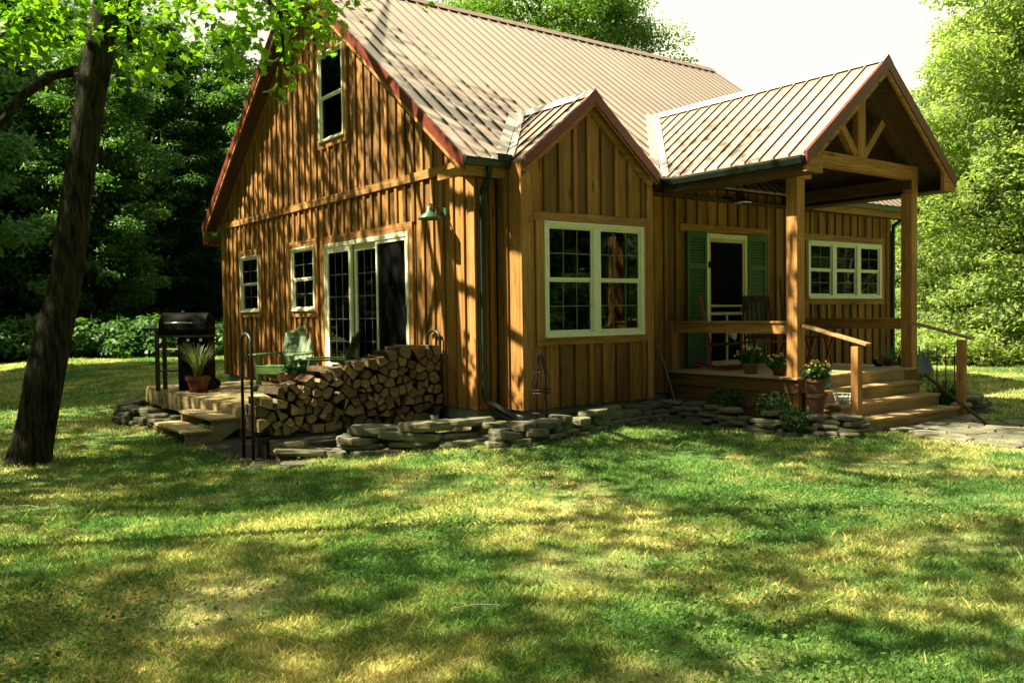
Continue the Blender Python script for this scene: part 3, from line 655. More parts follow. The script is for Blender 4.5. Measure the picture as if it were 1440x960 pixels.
# ------------------------------------------------------------------ side deck
dk=thing('side_deck','low pale wooden deck beside the gable wall','deck',(-1.04,5.3,-.6),world=True)
DZ=-.2
mb=MB(); x=-2.08
while x<-.04: mb.box(x,min(x+.137,-.036),2.80,7.86,DZ-.028,DZ); x+=.1425
mb.build('floor','deck',dk)
mb=MB(); mb.box(-2.10,-2.07,2.79,7.87,DZ-.30,DZ-.03); mb.box(-2.07,-.06,2.785,2.815,DZ-.27,DZ-.03); mb.box(-2.07,-.06,7.84,7.87,DZ-.27,DZ-.03); mb.build('skirt_board','deck',dk)
mb=MB(); mb.box(-2.06,-1.9,2.83,3.0,-.9,DZ-.03); mb.box(-2.05,-1.9,5.2,5.35,-.9,DZ-.03); mb.box(-2.05,-1.9,7.6,7.8,-.9,DZ-.03); mb.build_each('support_post','deck',dk)
stp=thing('deck_steps','two step pale wooden stair in front of the low side deck','steps',(-2.5,3.9,-.65),world=True)
SY0,SY1=2.86,4.40
# treads: back computed against the deck edge
for (xa,xb,z) in ((-2.49,-2.10,-.335),(-2.86,-2.47,-.49)):
    mb=MB(); mb.box(xa,(xa+xb)/2-.004,SY0,SY1,z-.036,z); mb.box((xa+xb)/2+.004,xb,SY0,SY1,z-.036,z); mb.build('tread','deck',stp,bevel=.003)
for ya in (SY0+.03,SY1-.07):
    mb=MB(); mb.prism([(-2.84,-.68),(-2.84,-.527),(-2.47,-.527),(-2.47,-.372),(-2.105,-.372),(-2.105,-.50),(-2.42,-.68)],'y',ya,ya+.04); mb.build('stringer','skirt' if False else 'deck',stp)

# ------------------------------------------------------------------ helpers for vegetation
def leaves(name,mat,pos,size,nrm,parent=None,shape='rhomb',aspect=.55,sizevar=.35,off=(0,0,0),droop=None):
    """one mesh of many small leaves; pos (n,3), nrm (n,3) rough normals"""
    n=len(pos); pos=np.asarray(pos)-np.array(off)
    nrm=nrm/np.linalg.norm(nrm,axis=1,keepdims=True)
    a=rng.normal(size=(n,3)); 
    if droop is not None: a=a*.6+np.array(droop)
    a-=nrm*(a*nrm).sum(1,keepdims=True); a/=np.linalg.norm(a,axis=1,keepdims=True); b=np.cross(nrm,a)
    s=(size*(1+rng.uniform(-sizevar,sizevar,n)))[:,None]
    if shape=='rhomb': tpl=[(-.5,0,0),(0,.5*aspect,.06),(.5,0,0),(0,-.5*aspect,.06)]
    elif shape=='oval': tpl=[(-.5,0,0),(-.2,.5*aspect,.05),(.2,.45*aspect,.05),(.55,0,-.06),(.2,-.45*aspect,.05),(-.2,-.5*aspect,.05)]
    else:
        tpl=[(-.35,0,0),(-.30,.22,0),(-.42,.42,0),(-.08,.34,.03),(.08,.50,.02),(.14,.22,.03),(.62,0,-.05),(.14,-.22,.03),(.08,-.50,.02),(-.08,-.34,.03),(-.42,-.42,0),(-.30,-.22,0)]
    k=len(tpl); V=np.zeros((n,k,3))
    for i,(x,y,z) in enumerate(tpl): V[:,i]=pos+s*(a*x+b*y+nrm*z)
    return rawmesh(name,mat,V.reshape(-1,3),n,k,parent)
def rawmesh(name,mat,V,n,k,parent):
    me=bpy.data.meshes.new(name); me.vertices.add(n*k); me.vertices.foreach_set('co',V.astype(np.float32).ravel())
    me.loops.add(n*k); me.loops.foreach_set('vertex_index',np.arange(n*k,dtype=np.int32)); me.polygons.add(n)
    me.polygons.foreach_set('loop_start',np.arange(0,n*k,k,dtype=np.int32)); me.polygons.foreach_set('loop_total',np.full(n,k,dtype=np.int32))
    me.update(calc_edges=True); me.materials.append(MT[mat]); o=bpy.data.objects.new(name,me); COL.objects.link(o)
    if parent is not None: o.parent=parent
    return o
def clump_points(centers,radii,n_each,flat=.6):
    P=[];Nn=[]
    for c,r in zip(centers,radii):
        k=int(n_each*r*r) if r>0 else n_each
        d=rng.normal(size=(k,3)); d/=np.linalg.norm(d,axis=1,keepdims=True)
        rr=rng.uniform(.15,1,k)**.5*r; p=d*rr[:,None]; p[:,2]*=flat
        P.append(p+np.array(c)); nn=d*.5+rng.normal(size=(k,3))*.5; nn[:,2]+=.8; Nn.append(nn)
    return np.concatenate(P),np.concatenate(Nn)
def tree_proto(name,label,cat,seed,H,R_,zlow,mat,bark='bark',nclump=42,dens=420,leaf=.16,trunk_r=.16,spread=1.,skirt=False,group=None,top=.75,cr_=.30,loose=.24,fl=.38):
    rr=random.Random(seed)
    t=thing(name,label,cat,(0,0,0),group=group)
    cs=[];rs=[];mb=MB(); bend=rr.uniform(-.5,.5)
    tp=[(bend*math.sin(k/5*2.2)*.6,rr.uniform(-.15,.15)*k*.3,H*.92*k/6) for k in range(7)]
    mb.tube([(tp[0][0],tp[0][1],-.3)]+tp[1:],[trunk_r*1.5]+[trunk_r*(1-.85*k/6) for k in range(1,7)],8,wob=.08)
    for i in range(nclump):
        f=(i+.5)/nclump; z=zlow+(H-zlow)*f
        prof=math.sin(PI*min(1,(.12+.88*f)**top*1.0))**.6 if f<.97 else .25
        a=i*2.399+rr.uniform(-.5,.5); q=R_*max(.12,prof)*rr.uniform(.35,1.)*spread
        c=(q*math.cos(a)+tp[3][0],q*math.sin(a),z+rr.uniform(-.5,.5)); r=rr.uniform(.5,1.25)*R_*cr_
        cs.append(c); rs.append(r)
        if i%3==0:
            zb=max(.8,z-q*.7); k=min(6,zb/(H*.92)*6); j=int(k); fr=k-j
            bx=[tp[j][m]+(tp[min(6,j+1)][m]-tp[j][m])*fr for m in range(3)]
            mid=[(bx[m]+c[m])/2 for m in range(3)]; mid[2]+=.15*q
            mb.tube([bx,mid,c],[trunk_r*.32,trunk_r*.2,.012],5,wob=.1,caps=False)
    mb.build('trunk',bark,t,smooth=True)
    P,Nn=clump_points(cs,[q*1.35 for q in rs],dens*.42,fl)
    k=int(len(P)*loose); j=rng.integers(0,len(cs),k); C_=np.array(cs)[j]; P=np.concatenate([P,C_+np.clip(rng.normal(size=(k,3)),-1.35,1.35)*np.array([.26,.26,.2])*R_*.55]); e_=rng.normal(size=(k,3)); e_[:,2]+=.7; Nn=np.concatenate([Nn,e_])
    P[:,2]=np.maximum(P[:,2],.25); leaves('crown',mat,P,leaf,Nn,t)
    return t

# maple beside the deck ---------------------------------------------------
mp=thing('maple_tree','tall leaning tree with dark rough trunk in the left foreground, leafy boughs overhead','tree',(-4.6,2.6,-.65),world=True)
mb=MB()
def ony(px,py,y):
    d=cf+r2*((px-720)/F)+u2*((480-py)/F); t=(y-CAM.y)/d.y; p=CAM+d*t; return p.x,p.y,p.z,t
tp=[]
for px,py,wpx in ((38,672,84),(40,655,72),(44,630,64),(52,590,60),(66,520,58),(78,460,54),(92,400,50),(100,340,48),(108,280,47),(117,210,46),(128,140,45),(140,70,46),(153,0,46),(163,-60,44),(172,-130,42)):
    x,y,z,t=ony(px,py,2.6); tp.append((x,y,z,wpx*.87/2/F*t))
tp+=[(-3.35,2.7,7.2,.17),(-3.2,2.8,8.5,.13),(-3.2,3,10,.08),(-3.1,3.1,12,.03)]
def shift_trunk():
    out=[]
    for (x,y,z,r) in tp: out.append(((x,y,z),r))
    return out
TP=shift_trunk()
mb.tube([p for p,r in TP],[r for p,r in TP],18,wob=.07)
def limb(pts,r0,r1,n=7): 
    k=len(pts); mb.tube(pts,[r0+(r1-r0)*i/(k-1) for i in range(k)],n,wob=.08,caps=False)
P_=lambda x,y,d: tuple(at(x,y,d))
limb([(-3.98,2.6,3.75),P_(108,100,12.2),P_(70,108,12.0),P_(30,135,11.8),P_(-10,190,11.7)],.10,.05)
limb([(-3.45,2.6,4.6),P_(190,-120,11),P_(260,-80,10.2),P_(330,-40,9.7),P_(395,20,9.5),P_(400,90,9.4)],.09,.01)
limb([(-3.4,2.6,5.6),P_(240,-200,12),P_(360,-160,11.5),P_(460,-90,11),P_(480,-20,10.8)],.08,.012)
limb([(-3.4,2.6,5.0),P_(100,-60,11),P_(60,-30,10),P_(20,10,9.6)],.07,.012)
limb([(-3.3,2.7,6.8),(-2.3,1.3,8.0),(-.8,.2,8.1)],.08,.02); limb([(-3.3,2.7,7.2),(-5,1.2,8.8),(-6.4,-.6,9.7)],.08,.02); limb([(-3.2,2.8,7.6),(-2.2,4.5,9),(-1,6,10)],.08,.02); limb([(-3.3,2.7,6.0),(-5,4.2,7.5),(-6.5,5.5,8.5)],.08,.02)
mb.build('trunk','bark',mp,smooth=True)
cs=[];rs=[]
hang=[(395,15,9.5,.34),(380,60,9.4,.30),(420,45,9.6,.30),(400,100,9.4,.26),(385,135,9.3,.14),(440,30,9.8,.30),(455,60,9.9,.22),(470,10,10,.24),(350,30,9.5,.30),(335,75,9.6,.22),(310,20,9.6,.30),(300,60,9.8,.20),(270,15,9.8,.30),(360,-5,9.5,.34),(430,-10,9.7,.34),(490,-5,10,.2),(510,5,10.1,.12),(600,4,10.4,.10),(325,110,9.7,.13),
 (240,40,10.2,.36),(205,60,10.6,.36),(230,85,10.8,.28),(190,25,10.8,.4),(215,-5,10.4,.4),(260,70,10.4,.22),(285,-10,10,.3),(180,100,11.2,.3),(210,110,11.2,.24),(175,-10,10.6,.4),
 (20,20,9.6,.42),(60,10,9.8,.4),(100,15,10.2,.34),(15,55,9.6,.34),(55,50,9.8,.34),(95,50,10.4,.28),(70,75,10,.22),(30,85,9.7,.16),(85,90,10.2,.13),(-20,40,9.6,.4),(120,-5,10,.34),(40,-15,9.6,.5),(0,75,9.5,.2)]
for x,y,d,r in hang: cs.append(tuple(at(x,y,d))); rs.append(r)
Pn,Nn=clump_points(cs,[r*1.25 for r in rs],250,.75)
cs=[];rs=[]
for i in range(34):
    a=rnd.uniform(0,2*PI); q=rnd.uniform(.3,1)**.6*4.3; z=rnd.uniform(6.6,12.5); q*=math.sqrt(max(.15,1-((z-8.8)/4.6)**2))
    cs.append((-4.2+q*math.cos(a)*.85,3.2+q*math.sin(a),z)); rs.append(rnd.uniform(.45,.8))
for c_,r_ in (((-2.4,1.0,8.1),.6),((-1.9,.8,8.0),.6),((-1.4,.5,8.2),.55),((-.9,.25,8.1),.5),((-2.9,1.3,8.2),.6),((-1.7,1.3,8.6),.5)): cs.append(c_); rs.append(r_)  # unseen leaf clumps added to shade the left porch post
P2,N2=clump_points(cs,rs,260,.6)
ow=np.array([-4.6,2.6,-.65])
leaves('crown','leaf_near',np.concatenate([Pn,P2]),.115,np.concatenate([Nn,N2]),mp,shape='maple',off=ow)

# forest prototypes
fp=[]
for i in range(4):
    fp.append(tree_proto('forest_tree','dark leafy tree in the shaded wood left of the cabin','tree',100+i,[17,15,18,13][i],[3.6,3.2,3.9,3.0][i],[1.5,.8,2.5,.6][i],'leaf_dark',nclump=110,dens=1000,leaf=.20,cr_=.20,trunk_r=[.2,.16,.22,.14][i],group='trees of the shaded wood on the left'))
lp=[]
for i in range(3):
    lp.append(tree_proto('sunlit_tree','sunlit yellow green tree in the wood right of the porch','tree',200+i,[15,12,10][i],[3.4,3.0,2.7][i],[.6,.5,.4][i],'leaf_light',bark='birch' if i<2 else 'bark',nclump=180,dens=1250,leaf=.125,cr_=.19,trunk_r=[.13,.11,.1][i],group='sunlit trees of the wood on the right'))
used=set()
def place(protos,k,x,y,s,rz,label=None,group=None,nm=None):
    p=protos[k]; loc=(x,y,gzf(x,y))
    if id(p) not in used:
        used.add(id(p)); p.location=loc; p.rotation_euler=(0,0,rz); p.scale=(s,s,s); o=p
    else: o=dup(p,loc,rz,s)
    if label: o['label']=label
    if group is not None: o['group']=group
    return o
rf=random.Random(5)
def polar(px,dist):
    d=cf+r2*((px-720)/F); d.z=0; d.normalize(); return CAM.x+d.x*dist,CAM.y+d.y*dist
for row,(d0,d1,n) in enumerate(((47,50,13),(52,57,13),(60,66,14),(72,84,16))):
    for i in range(n):
        px=-330+(i+rf.uniform(.15,.85))*(760/n); dd=rf.uniform(d0,d1)-max(0,(px-100))*.012
        if row==0 and 190<px<330: dd+=6
        x,y=polar(px,dd); place(fp,rf.randrange(4),x,y,rf.uniform(.85,1.15)*(1. if not(230<px<340) else .94),rf.uniform(0,6.28))
# trees behind and right of the cabin
for i in range(9):
    px=1350+i*42+rf.uniform(-12,12); x,y=polar(px,rf.uniform(36,42)); place(lp,rf.randrange(3),x,y,rf.uniform(.75,.95) if px<1420 else rf.uniform(.9,1.1),rf.uniform(0,6.28))
for px,dd,s_,k in ((1190,36,.7,2),(1235,35,.75,2),(1272,36,.72,2),(1305,34,.80,2),(1350,32,.86,1),(1448,30,1.0,0),(1398,33,.93,1),(1505,29,1.1,0),(1570,28,1.1,1),(1480,34,1.15,0)):
    x,y=polar(px,dd); place(lp,k,x,y,s_,rf.uniform(0,6.28))
for i in range(12):
    a=YAW+R(36+i*3.2); dd=rf.uniform(28,36); place(lp,rf.randrange(3),CAM.x+dd*math.sin(a),CAM.y+dd*math.cos(a),rf.uniform(.8,1.),rf.uniform(0,6.28),label='sunlit tree on the right side of the clearing, outside the photo',group='trees around the clearing')
hp=[tree_proto('broadleaf_tree','tall broad green tree rising behind the metal roof of the cabin','tree',300,17,4.6,5,'leaf_mid',nclump=120,dens=620,leaf=.16,trunk_r=.22,cr_=.21)]
x,y=polar(765,33); place(hp,0,x,y,1.0,.3)
x,y=polar(868,36); place(hp,0,x,y,.84,2.3,label='green tree behind the cabin roof, its crown ending above the right end of the ridge')
x,y=polar(690,40); place(hp,0,x,y,.93,4.3,label='green tree behind the cabin roof, farthest left of those above the ridge')
for i in range(30):      # the wood goes on round the left side of the clearing
    a=YAW-R(36+i*2.6+rf.uniform(-1,1)); dd=rf.uniform(26,42); place(fp,rf.randrange(4),CAM.x+dd*math.sin(a),CAM.y+dd*math.cos(a),rf.uniform(.95,1.2),rf.uniform(0,6.28),label='dark leafy tree of the wood around the clearing, outside the photo',group='trees around the clearing')
for i in range(30):
    a=YAW+R(88+i*5.4+rf.uniform(-2,2)); dd=rf.uniform(24,36); place(fp,rf.randrange(4),CAM.x+dd*math.sin(a),CAM.y+dd*math.cos(a),rf.uniform(.9,1.15),rf.uniform(0,6.28),label='dark leafy tree of the wood around the clearing, outside the photo',group='trees around the clearing')
for i in range(16):
    a=YAW+R(68+i*5.2+rf.uniform(-2,2)); dd=rf.uniform(19,24); place(fp,rf.randrange(4),CAM.x+dd*math.sin(a),CAM.y+dd*math.cos(a),rf.uniform(.75,.95),rf.uniform(0,6.28),label='dark leafy tree of the wood around the clearing, outside the photo',group='trees around the clearing')
# trees beyond the left edge of the photograph, which shade the lawn and the gable
sp=[tree_proto('shade_tree','tall leafy tree left of the lawn, casting dappled shade','tree',400+i,16,4.3,7.6,'leaf_mid',nclump=16,dens=400,leaf=.22,cr_=.22,loose=.03,fl=.6,trunk_r=.11,group='shade trees around the lawn') for i in range(2)]
for k,x,y,s in ((0,-6.6,9.5,1.),(1,-11.0,6.6,.8),(0,-11.5,9,1.05),(0,-7.3,-1.2,.95),(1,-15.0,-4.0,.75),(0,-16,5,1.1),(1,-15,13,1.1),(0,-10.5,-7.5,.95),(1,-9,16,1.1),(0,-14,-11,1.),(1,-8,-17,1.),(0,-18,0,1.1)):
    place(sp,k,x,y,s,rf.uniform(0,6.28))

# ------------------------------------------------------------------ shrubs and undergrowth
def shrub_proto(label,mat,seed,R_,H,leaf,dens,group=None,name='shrub',cat='shrub'):
    t=thing(name,label,cat,(0,0,0),group=group); rr=random.Random(seed); cs=[];rs=[];mb=MB()
    for i in range(12):
        a=i*2.4; q=R_*rr.uniform(.1,.8); c=(q*math.cos(a),q*math.sin(a),H*rr.uniform(.3,.85)); cs.append(c); rs.append(R_*rr.uniform(.3,.5))
        mb.tube([(0.02*math.cos(a),0.02*math.sin(a),-.05),(c[0]*.5,c[1]*.5,c[2]*.6),c],[.02,.012,.005],4,caps=False)
    mb.build('stem','bark',t); P,Nn=clump_points(cs,rs,dens,.8); leaves('foliage',mat,P,leaf,Nn,t,shape='oval'); return t
ub=[shrub_proto('dark leafy bush at the foot of the wood beyond the left lawn','leaf_dark',10+i,1.3,1.3,.2,260,'bushes at the foot of the wood') for i in range(2)]
for i in range(34):
    px=-60+i*12.5+rf.uniform(-10,10); x,y=polar(px,rf.uniform(42,46.5)-max(0,(px-100))*.012); place(ub,i%2,x,y,rf.uniform(.7,1.3),rf.uniform(0,6.28))
lb=[shrub_proto('sunlit yellow green bush at the far edge of the right lawn','leaf_light',20,1.1,1.2,.13,330,'bushes along the right lawn')]
for i in range(11):
    px=1285+i*22+rf.uniform(-8,8); x,y=polar(px,rf.uniform(26.8,28.)); place(lb,0,x,y,rf.uniform(.5,.95),rf.uniform(0,6.28))

# ------------------------------------------------------------------ grass
def inside_any(x,y):
    m=(x>-.1)&(x<10)&(y>-.15)&(y<9.8)
    m|=(x>-2.05)&(x<0)&(y>2.85)&(y<7.85)
    m|=(x>.3)&(x<2.8)&(y>-.6)&(y<.2); m|=(x>3.4)&(x<6.7)&(y>-3.15)&(y<0)
    m|=(x>-2.7)&(x<0.1)&(y>.55)&(y<2.9)
    m|=(x>3.98+.1*np.sin(y*5))&(x<6.05+.1*np.sin(y*4))&(y<-3.1)&(y>-9)
    m|=(x>-.4)&(x<3.6)&(y>-.95)&(y<0)
    m|=(x>2.7)&(x<3.6)&(y>-2.9)&(y<0)
    return m
nb=760000
r=np.exp(rng.uniform(math.log(2.2),math.log(48),nb)); th=YAW+rng.uniform(-R(37),R(36),nb)
x=CAM.x+r*np.sin(th); y=CAM.y+r*np.cos(th)
thin=np.sin(x*1.9+1.3*np.sin(y*1.1))*np.cos(y*2.3+np.sin(x*.9))
k=~inside_any(x,y)&((thin<.55)|(rng.uniform(size=nb)<.3)); x,y,r=x[k],y[k],r[k]; n=len(x)
z=gz(x,y); h=(.010+.022*rng.uniform(size=n)+.025*(rng.uniform(size=n)<.03))*(1+.03*r); wd=.0014+.00048*r
a=rng.uniform(0,2*PI,n); dx,dy=np.cos(a)*wd,np.sin(a)*wd; lx,ly=rng.normal(size=n)*h*.45,rng.normal(size=n)*h*.45
V=np.zeros((n,4,3)); V[:,0]=np.stack([x-dx,y-dy,z-.004],1); V[:,1]=np.stack([x+dx,y+dy,z-.004],1)
lx*=1.3; ly*=1.3; V[:,2]=np.stack([x+dx*.6+lx*.45,y+dy*.6+ly*.45,z+h*.62],1); V[:,3]=np.stack([x+lx,y+ly,z+h],1)
gr=rawmesh('grass','blade',V.reshape(-1,3),n,4,None); gr['kind']='stuff'; gr['label']='short patchy lawn grass, green with straw yellow areas'; gr['category']='grass'
# clover and weeds
nb=150000; r=np.exp(rng.uniform(math.log(2.2),math.log(16),nb)); th=YAW+rng.uniform(-R(36),R(36),nb); x=CAM.x+r*np.sin(th); y=CAM.y+r*np.cos(th)
pat=np.sin(x*.9+2*np.sin(y*.7)+1)*np.cos(y*1.2+np.sin(x*1.3))+.15*(x-y*.5)/6
k=~inside_any(x,y)&(pat+rng.normal(size=nb)*.35>.35); x,y=x[k],y[k]; n=len(x)
p=np.stack([x,y,gz(x,y)+rng.uniform(.012,.05,n)],1); nn=rng.normal(size=(n,3))*.35; nn[:,2]+=1
cl=leaves('clover','clover',p,.021,nn,None,shape='oval',aspect=.9); cl['kind']='stuff'; cl['label']='clover and small weeds growing through the lawn'; cl['category']='clover'
nb=1500; x=rng.uniform(-7,3,nb); y=rng.uniform(-6.5,4,nb); k=~inside_any(x,y)&(rng.uniform(size=nb)<np.exp(-((x+4.6)**2+(y-.5)**2)/9)+.12); x,y=x[k],y[k]; n=len(x)
p=np.stack([x,y,gz(x,y)+rng.uniform(.02,.05,n)],1); nn=rng.normal(size=(n,3))*.4; nn[:,2]+=1
MT['dryleaf']=leafmat('fallen_leaf',(.10,.065,.03),(.18,.12,.05),(.3,.24,.13),.1)
lf=leaves('fallen_leaves','dryleaf',p,.032,nn,None,shape='oval',aspect=.7); lf['kind']='stuff'; lf['label']='dry fallen leaves scattered on the lawn'; lf['category']='leaves'
# ------------------------------------------------------------------ stones, logs, things around the house
def gp(px,py,z=None):
    """ground point (or point at height z) seen at that photograph position"""
    d=cf+r2*((px-720)/F)+u2*((480-py)/F); zz=-.5 if z is None else z
    for _ in range(12 if z is None else 1):
        t=(zz-CAM.z)/d.z; p=CAM+d*t
        if z is None: zz=gzf(p.x,p.y)
    return p
def cells(pts,box):
    """Voronoi polygons of 2D points clipped to a box"""
    out=[]
    for i,(px,py) in enumerate(pts):
        poly=[(box[0],box[2]),(box[1],box[2]),(box[1],box[3]),(box[0],box[3])]
        for j,(qx,qy) in enumerate(pts):
            if i==j or (qx-px)**2+(qy-py)**2>1.2: continue
            mx,my=(px+qx)/2,(py+qy)/2; nx_,ny_=qx-px,qy-py; new=[]
            for k in range(len(poly)):
                a=poly[k]; b=poly[(k+1)%len(poly)]
                da=(a[0]-mx)*nx_+(a[1]-my)*ny_; db=(b[0]-mx)*nx_+(b[1]-my)*ny_
                if da<=0: new.append(a)
                if (da<0)!=(db<0) and da!=db: t=da/(da-db); new.append((a[0]+(b[0]-a[0])*t,a[1]+(b[1]-a[1])*t))
            poly=new
            if len(poly)<3: break
        if len(poly)>=3: out.append((i,poly))
    return out
stone_meshes=[]
rs_=random.Random(31)
for i in range(14):
    n=rs_.randint(6,9); mb=MB(); rings=[]
    base=[(math.cos(2*PI*k/n+rs_.uniform(-.2,.2))*rs_.uniform(.78,1.08)*.5,math.sin(2*PI*k/n+rs_.uniform(-.2,.2))*rs_.uniform(.75,1.1)*.5) for k in range(n)]
    base=[(max(-.47,min(.47,x*1.15)),max(-.47,min(.47,y*1.15))) for x,y in base]
    for sc_,z in ((.93,0),(1.0,.12),(1.04,.45),(1.0,.86),(.93,1.0)):
        rings.append([(x*sc_*rs_.uniform(.96,1.04),y*sc_*rs_.uniform(.96,1.04),z+(rs_.uniform(-.07,.07) if 0<z<1 else rs_.uniform(-.05,.05))) for x,y in base])
    vs=[p for r_ in rings for p in r_]; fs=[tuple(range(n))[::-1],tuple(4*n+k for k in range(n))]
    for a in range(4):
        for k in range(n): fs.append((a*n+k,a*n+(k+1)%n,(a+1)*n+(k+1)%n,(a+1)*n+k))
    mb.add(vs,fs); o=mb.build('stone','stone'); stone_meshes.append(o.data); bpy.data.objects.remove(o)
def stone_wall(path,h,label,thick=(.05,.085),length=(.22,.45),depth=.30,limit=98,jit=.03,name='dry_stone_wall'):
    """flat stones laid in courses along a ground path; every stone is a part"""
    P=[Vector((p[0],p[1],0)) for p in path]; L_=[0]
    for a,b in zip(P[:-1],P[1:]): L_.append(L_[-1]+(b-a).length)
    def pt(s_):
        s_=max(0,min(L_[-1]-1e-4,s_))
        for k in range(len(P)-1):
            if s_<=L_[k+1]: t=(s_-L_[k])/(L_[k+1]-L_[k]); return P[k].lerp(P[k+1],t),(P[k+1]-P[k]).normalized()
        return P[-1],(P[-1]-P[-2]).normalized()
    c0,_=pt(L_[-1]/2); w_=thing(name,label,'stone wall',(c0.x,c0.y,gzf(c0.x,c0.y))); base=w_.location
    z=0; n=0; c=0
    while z<h and n<limit:
        s_=-rs_.uniform(0,.2); tk=rs_.uniform(*thick)
        while s_<L_[-1] and n<limit:
            l=rs_.uniform(*length); m=s_+l/2
            if not(c>1 and z>h*.55 and rs_.random()<.28):
                p,d=pt(m); sd=Vector((-d.y,d.x,0)); off=rs_.uniform(-jit,jit)+.018*c
                o=bpy.data.objects.new('stone',stone_meshes[rs_.randrange(14)]); COL.objects.link(o); o.parent=w_
                q=p+sd*off; gzz=gzf(q.x,q.y)-.03+.002*n%.004
                o.location=(q.x-base.x,q.y-base.y,gzz+z+rs_.uniform(-.008,.008)-base.z)
                o.rotation_euler=(rs_.uniform(-.07,.07),rs_.uniform(-.07,.07),math.atan2(d.y,d.x)+rs_.uniform(-.12,.12)+(PI if rs_.random()<.5 else 0))
                o.scale=(l*1.04,depth*rs_.uniform(.8,1.15),tk*1.12*rs_.uniform(.85,1.2)); n+=1
            s_+=l*rs_.uniform(.93,1.0)
        z+=tk; c+=1
    return w_
pL=[gp(*q) for q in ((400,646),(450,642),(520,636),(600,631),(655,622))]
stone_wall(pL,.24,'low wall of large flat mossy slabs in front of the firewood stack',thick=(.06,.09),length=(.35,.8),depth=.38,jit=.05)
pM=[gp(*q) for q in ((672,618),(715,628),(765,622),(820,607),(880,597),(930,590))]
stone_wall(pM,.25,'low dry stone wall curving under the bay window',thick=(.05,.08))
pR=[gp(*q) for q in ((935,589),(985,594),(1035,603),(1060,606),(1110,610),(1160,614),(1200,616))]
stone_wall(pR,.27,'dry stone wall of thin stones from the bay to the left newel of the porch steps',thick=(.04,.065),length=(.2,.42))
pD=[gp(*q) for q in ((186,590),(205,602),(240,612),(262,613))]
stone_wall([(-2.35,7.5),(-2.75,6.9),(-2.92,6.0),(-2.75,5.2),(-2.5,4.6)],.30,'dark low wall of rough stones at the left foot of the side deck',thick=(.05,.09),length=(.2,.4))
stone_wall([(6.75,-3.1),(7.1,-3.05),(7.35,-2.75),(7.4,-2.3)],.27,'short dry stone wall right of the porch steps',thick=(.04,.07),length=(.2,.4),limit=60)
for k,(px,py,sx,sy,sz,lab) in enumerate(((420,655,.45,.3,.05,'flat thin stone lying in the grass at the left end of the slab wall'),(705,585,.55,.35,.06,'tilted flat stone beside the foot of the downspout'),(745,600,.28,.22,.11,'round dark stone left of the wire obelisk'),(765,600,.22,.2,.12,'pale round stone below the wire obelisk'))):
    p=gp(px,py); o=bpy.data.objects.new('loose_stone',stone_meshes[k*3]); COL.objects.link(o); o.location=(p.x,p.y,p.z-.01+(.06 if k==1 else 0)); o.scale=(sx,sy,sz); o.rotation_euler=(.05,.06 if k!=1 else -.25,k); tag(o,lab,'stone')
# garden bed of dark soil behind the walls
mb=MB(); top=[(p.x,p.y) for p in pM+pR]; bk=[(.0,-.02),(.3,-.05),(.33,-.5),(1.5,-.5),(2.6,-.5),(3.0,-.05),(3.3,-.05),(3.45,-.4),(3.46,-.9),(3.46,-1.3),(3.46,-1.7),(3.46,-2.1),(3.5,-2.7)]
k=len(top); vs=[]
for i in range(k):
    for f in (0,.5,1):
        x=top[i][0]+(bk[i][0]-top[i][0])*f; y=top[i][1]+(bk[i][1]-top[i][1])*f; vs.append((x,y,gzf(x,y)+(.03,.10,.08)[int(f*2)]))
mb.add(vs,[(i*3+j,(i+1)*3+j,(i+1)*3+j+1,i*3+j+1) for i in range(k-1) for j in (0,1)]); o=mb.build('garden_bed','soil'); struct(o)
mb=MB(); ys=[.35,.9,1.5,2.2,2.78]; xs=[-2.9,-2.2,-1.5,-.8,-.0]
mb.add([(x,y,gzf(x,y)+(.012 if 0<i<4 and 0<j<4 else .004)) for j,y in enumerate(ys) for i,x in enumerate(xs)],[(j*5+i,j*5+i+1,j*5+i+6,j*5+i+5) for j in range(4) for i in range(4)]); o=mb.build('bare_soil','soil'); struct(o)
# flagstone path
rp=random.Random(3); pts=[]
yy=-3.35
while yy>-9.2:
    for i in range(6): pts.append((4.0+i*.40+rp.uniform(-.13,.13)+(.2 if int(yy*3)%2 else 0),yy+rp.uniform(-.10,.10)))
    yy-=.34
mb=MB()
for i,poly in cells(pts,(3.75,6.5,-9.3,-3.16)):
    cx=sum(p[0] for p in poly)/len(poly); cy=sum(p[1] for p in poly)/len(poly)
    if cx<3.95 or cx>6.25: continue
    q=[(cx+(x-cx)*.93+rp.uniform(-.01,.01),cy+(y-cy)*.93+rp.uniform(-.01,.01)) for x,y in poly]; n=len(q); hz=rp.uniform(.025,.045)
    vs=[(x,y,gzf(x,y)-.03) for x,y in q]+[(x,y,gzf(x,y)+hz*.7) for x,y in q]+[(cx+(x-cx)*.95,cy+(y-cy)*.95,gzf(x,y)+hz) for x,y in q]
    mb.add(vs,[tuple(2*n+k for k in range(n))]+[(a*n+k,a*n+(k+1)%n,(a+1)*n+(k+1)%n,(a+1)*n+k) for a in (0,1) for k in range(n)])
o=mb.build('path','stone'); struct(o)

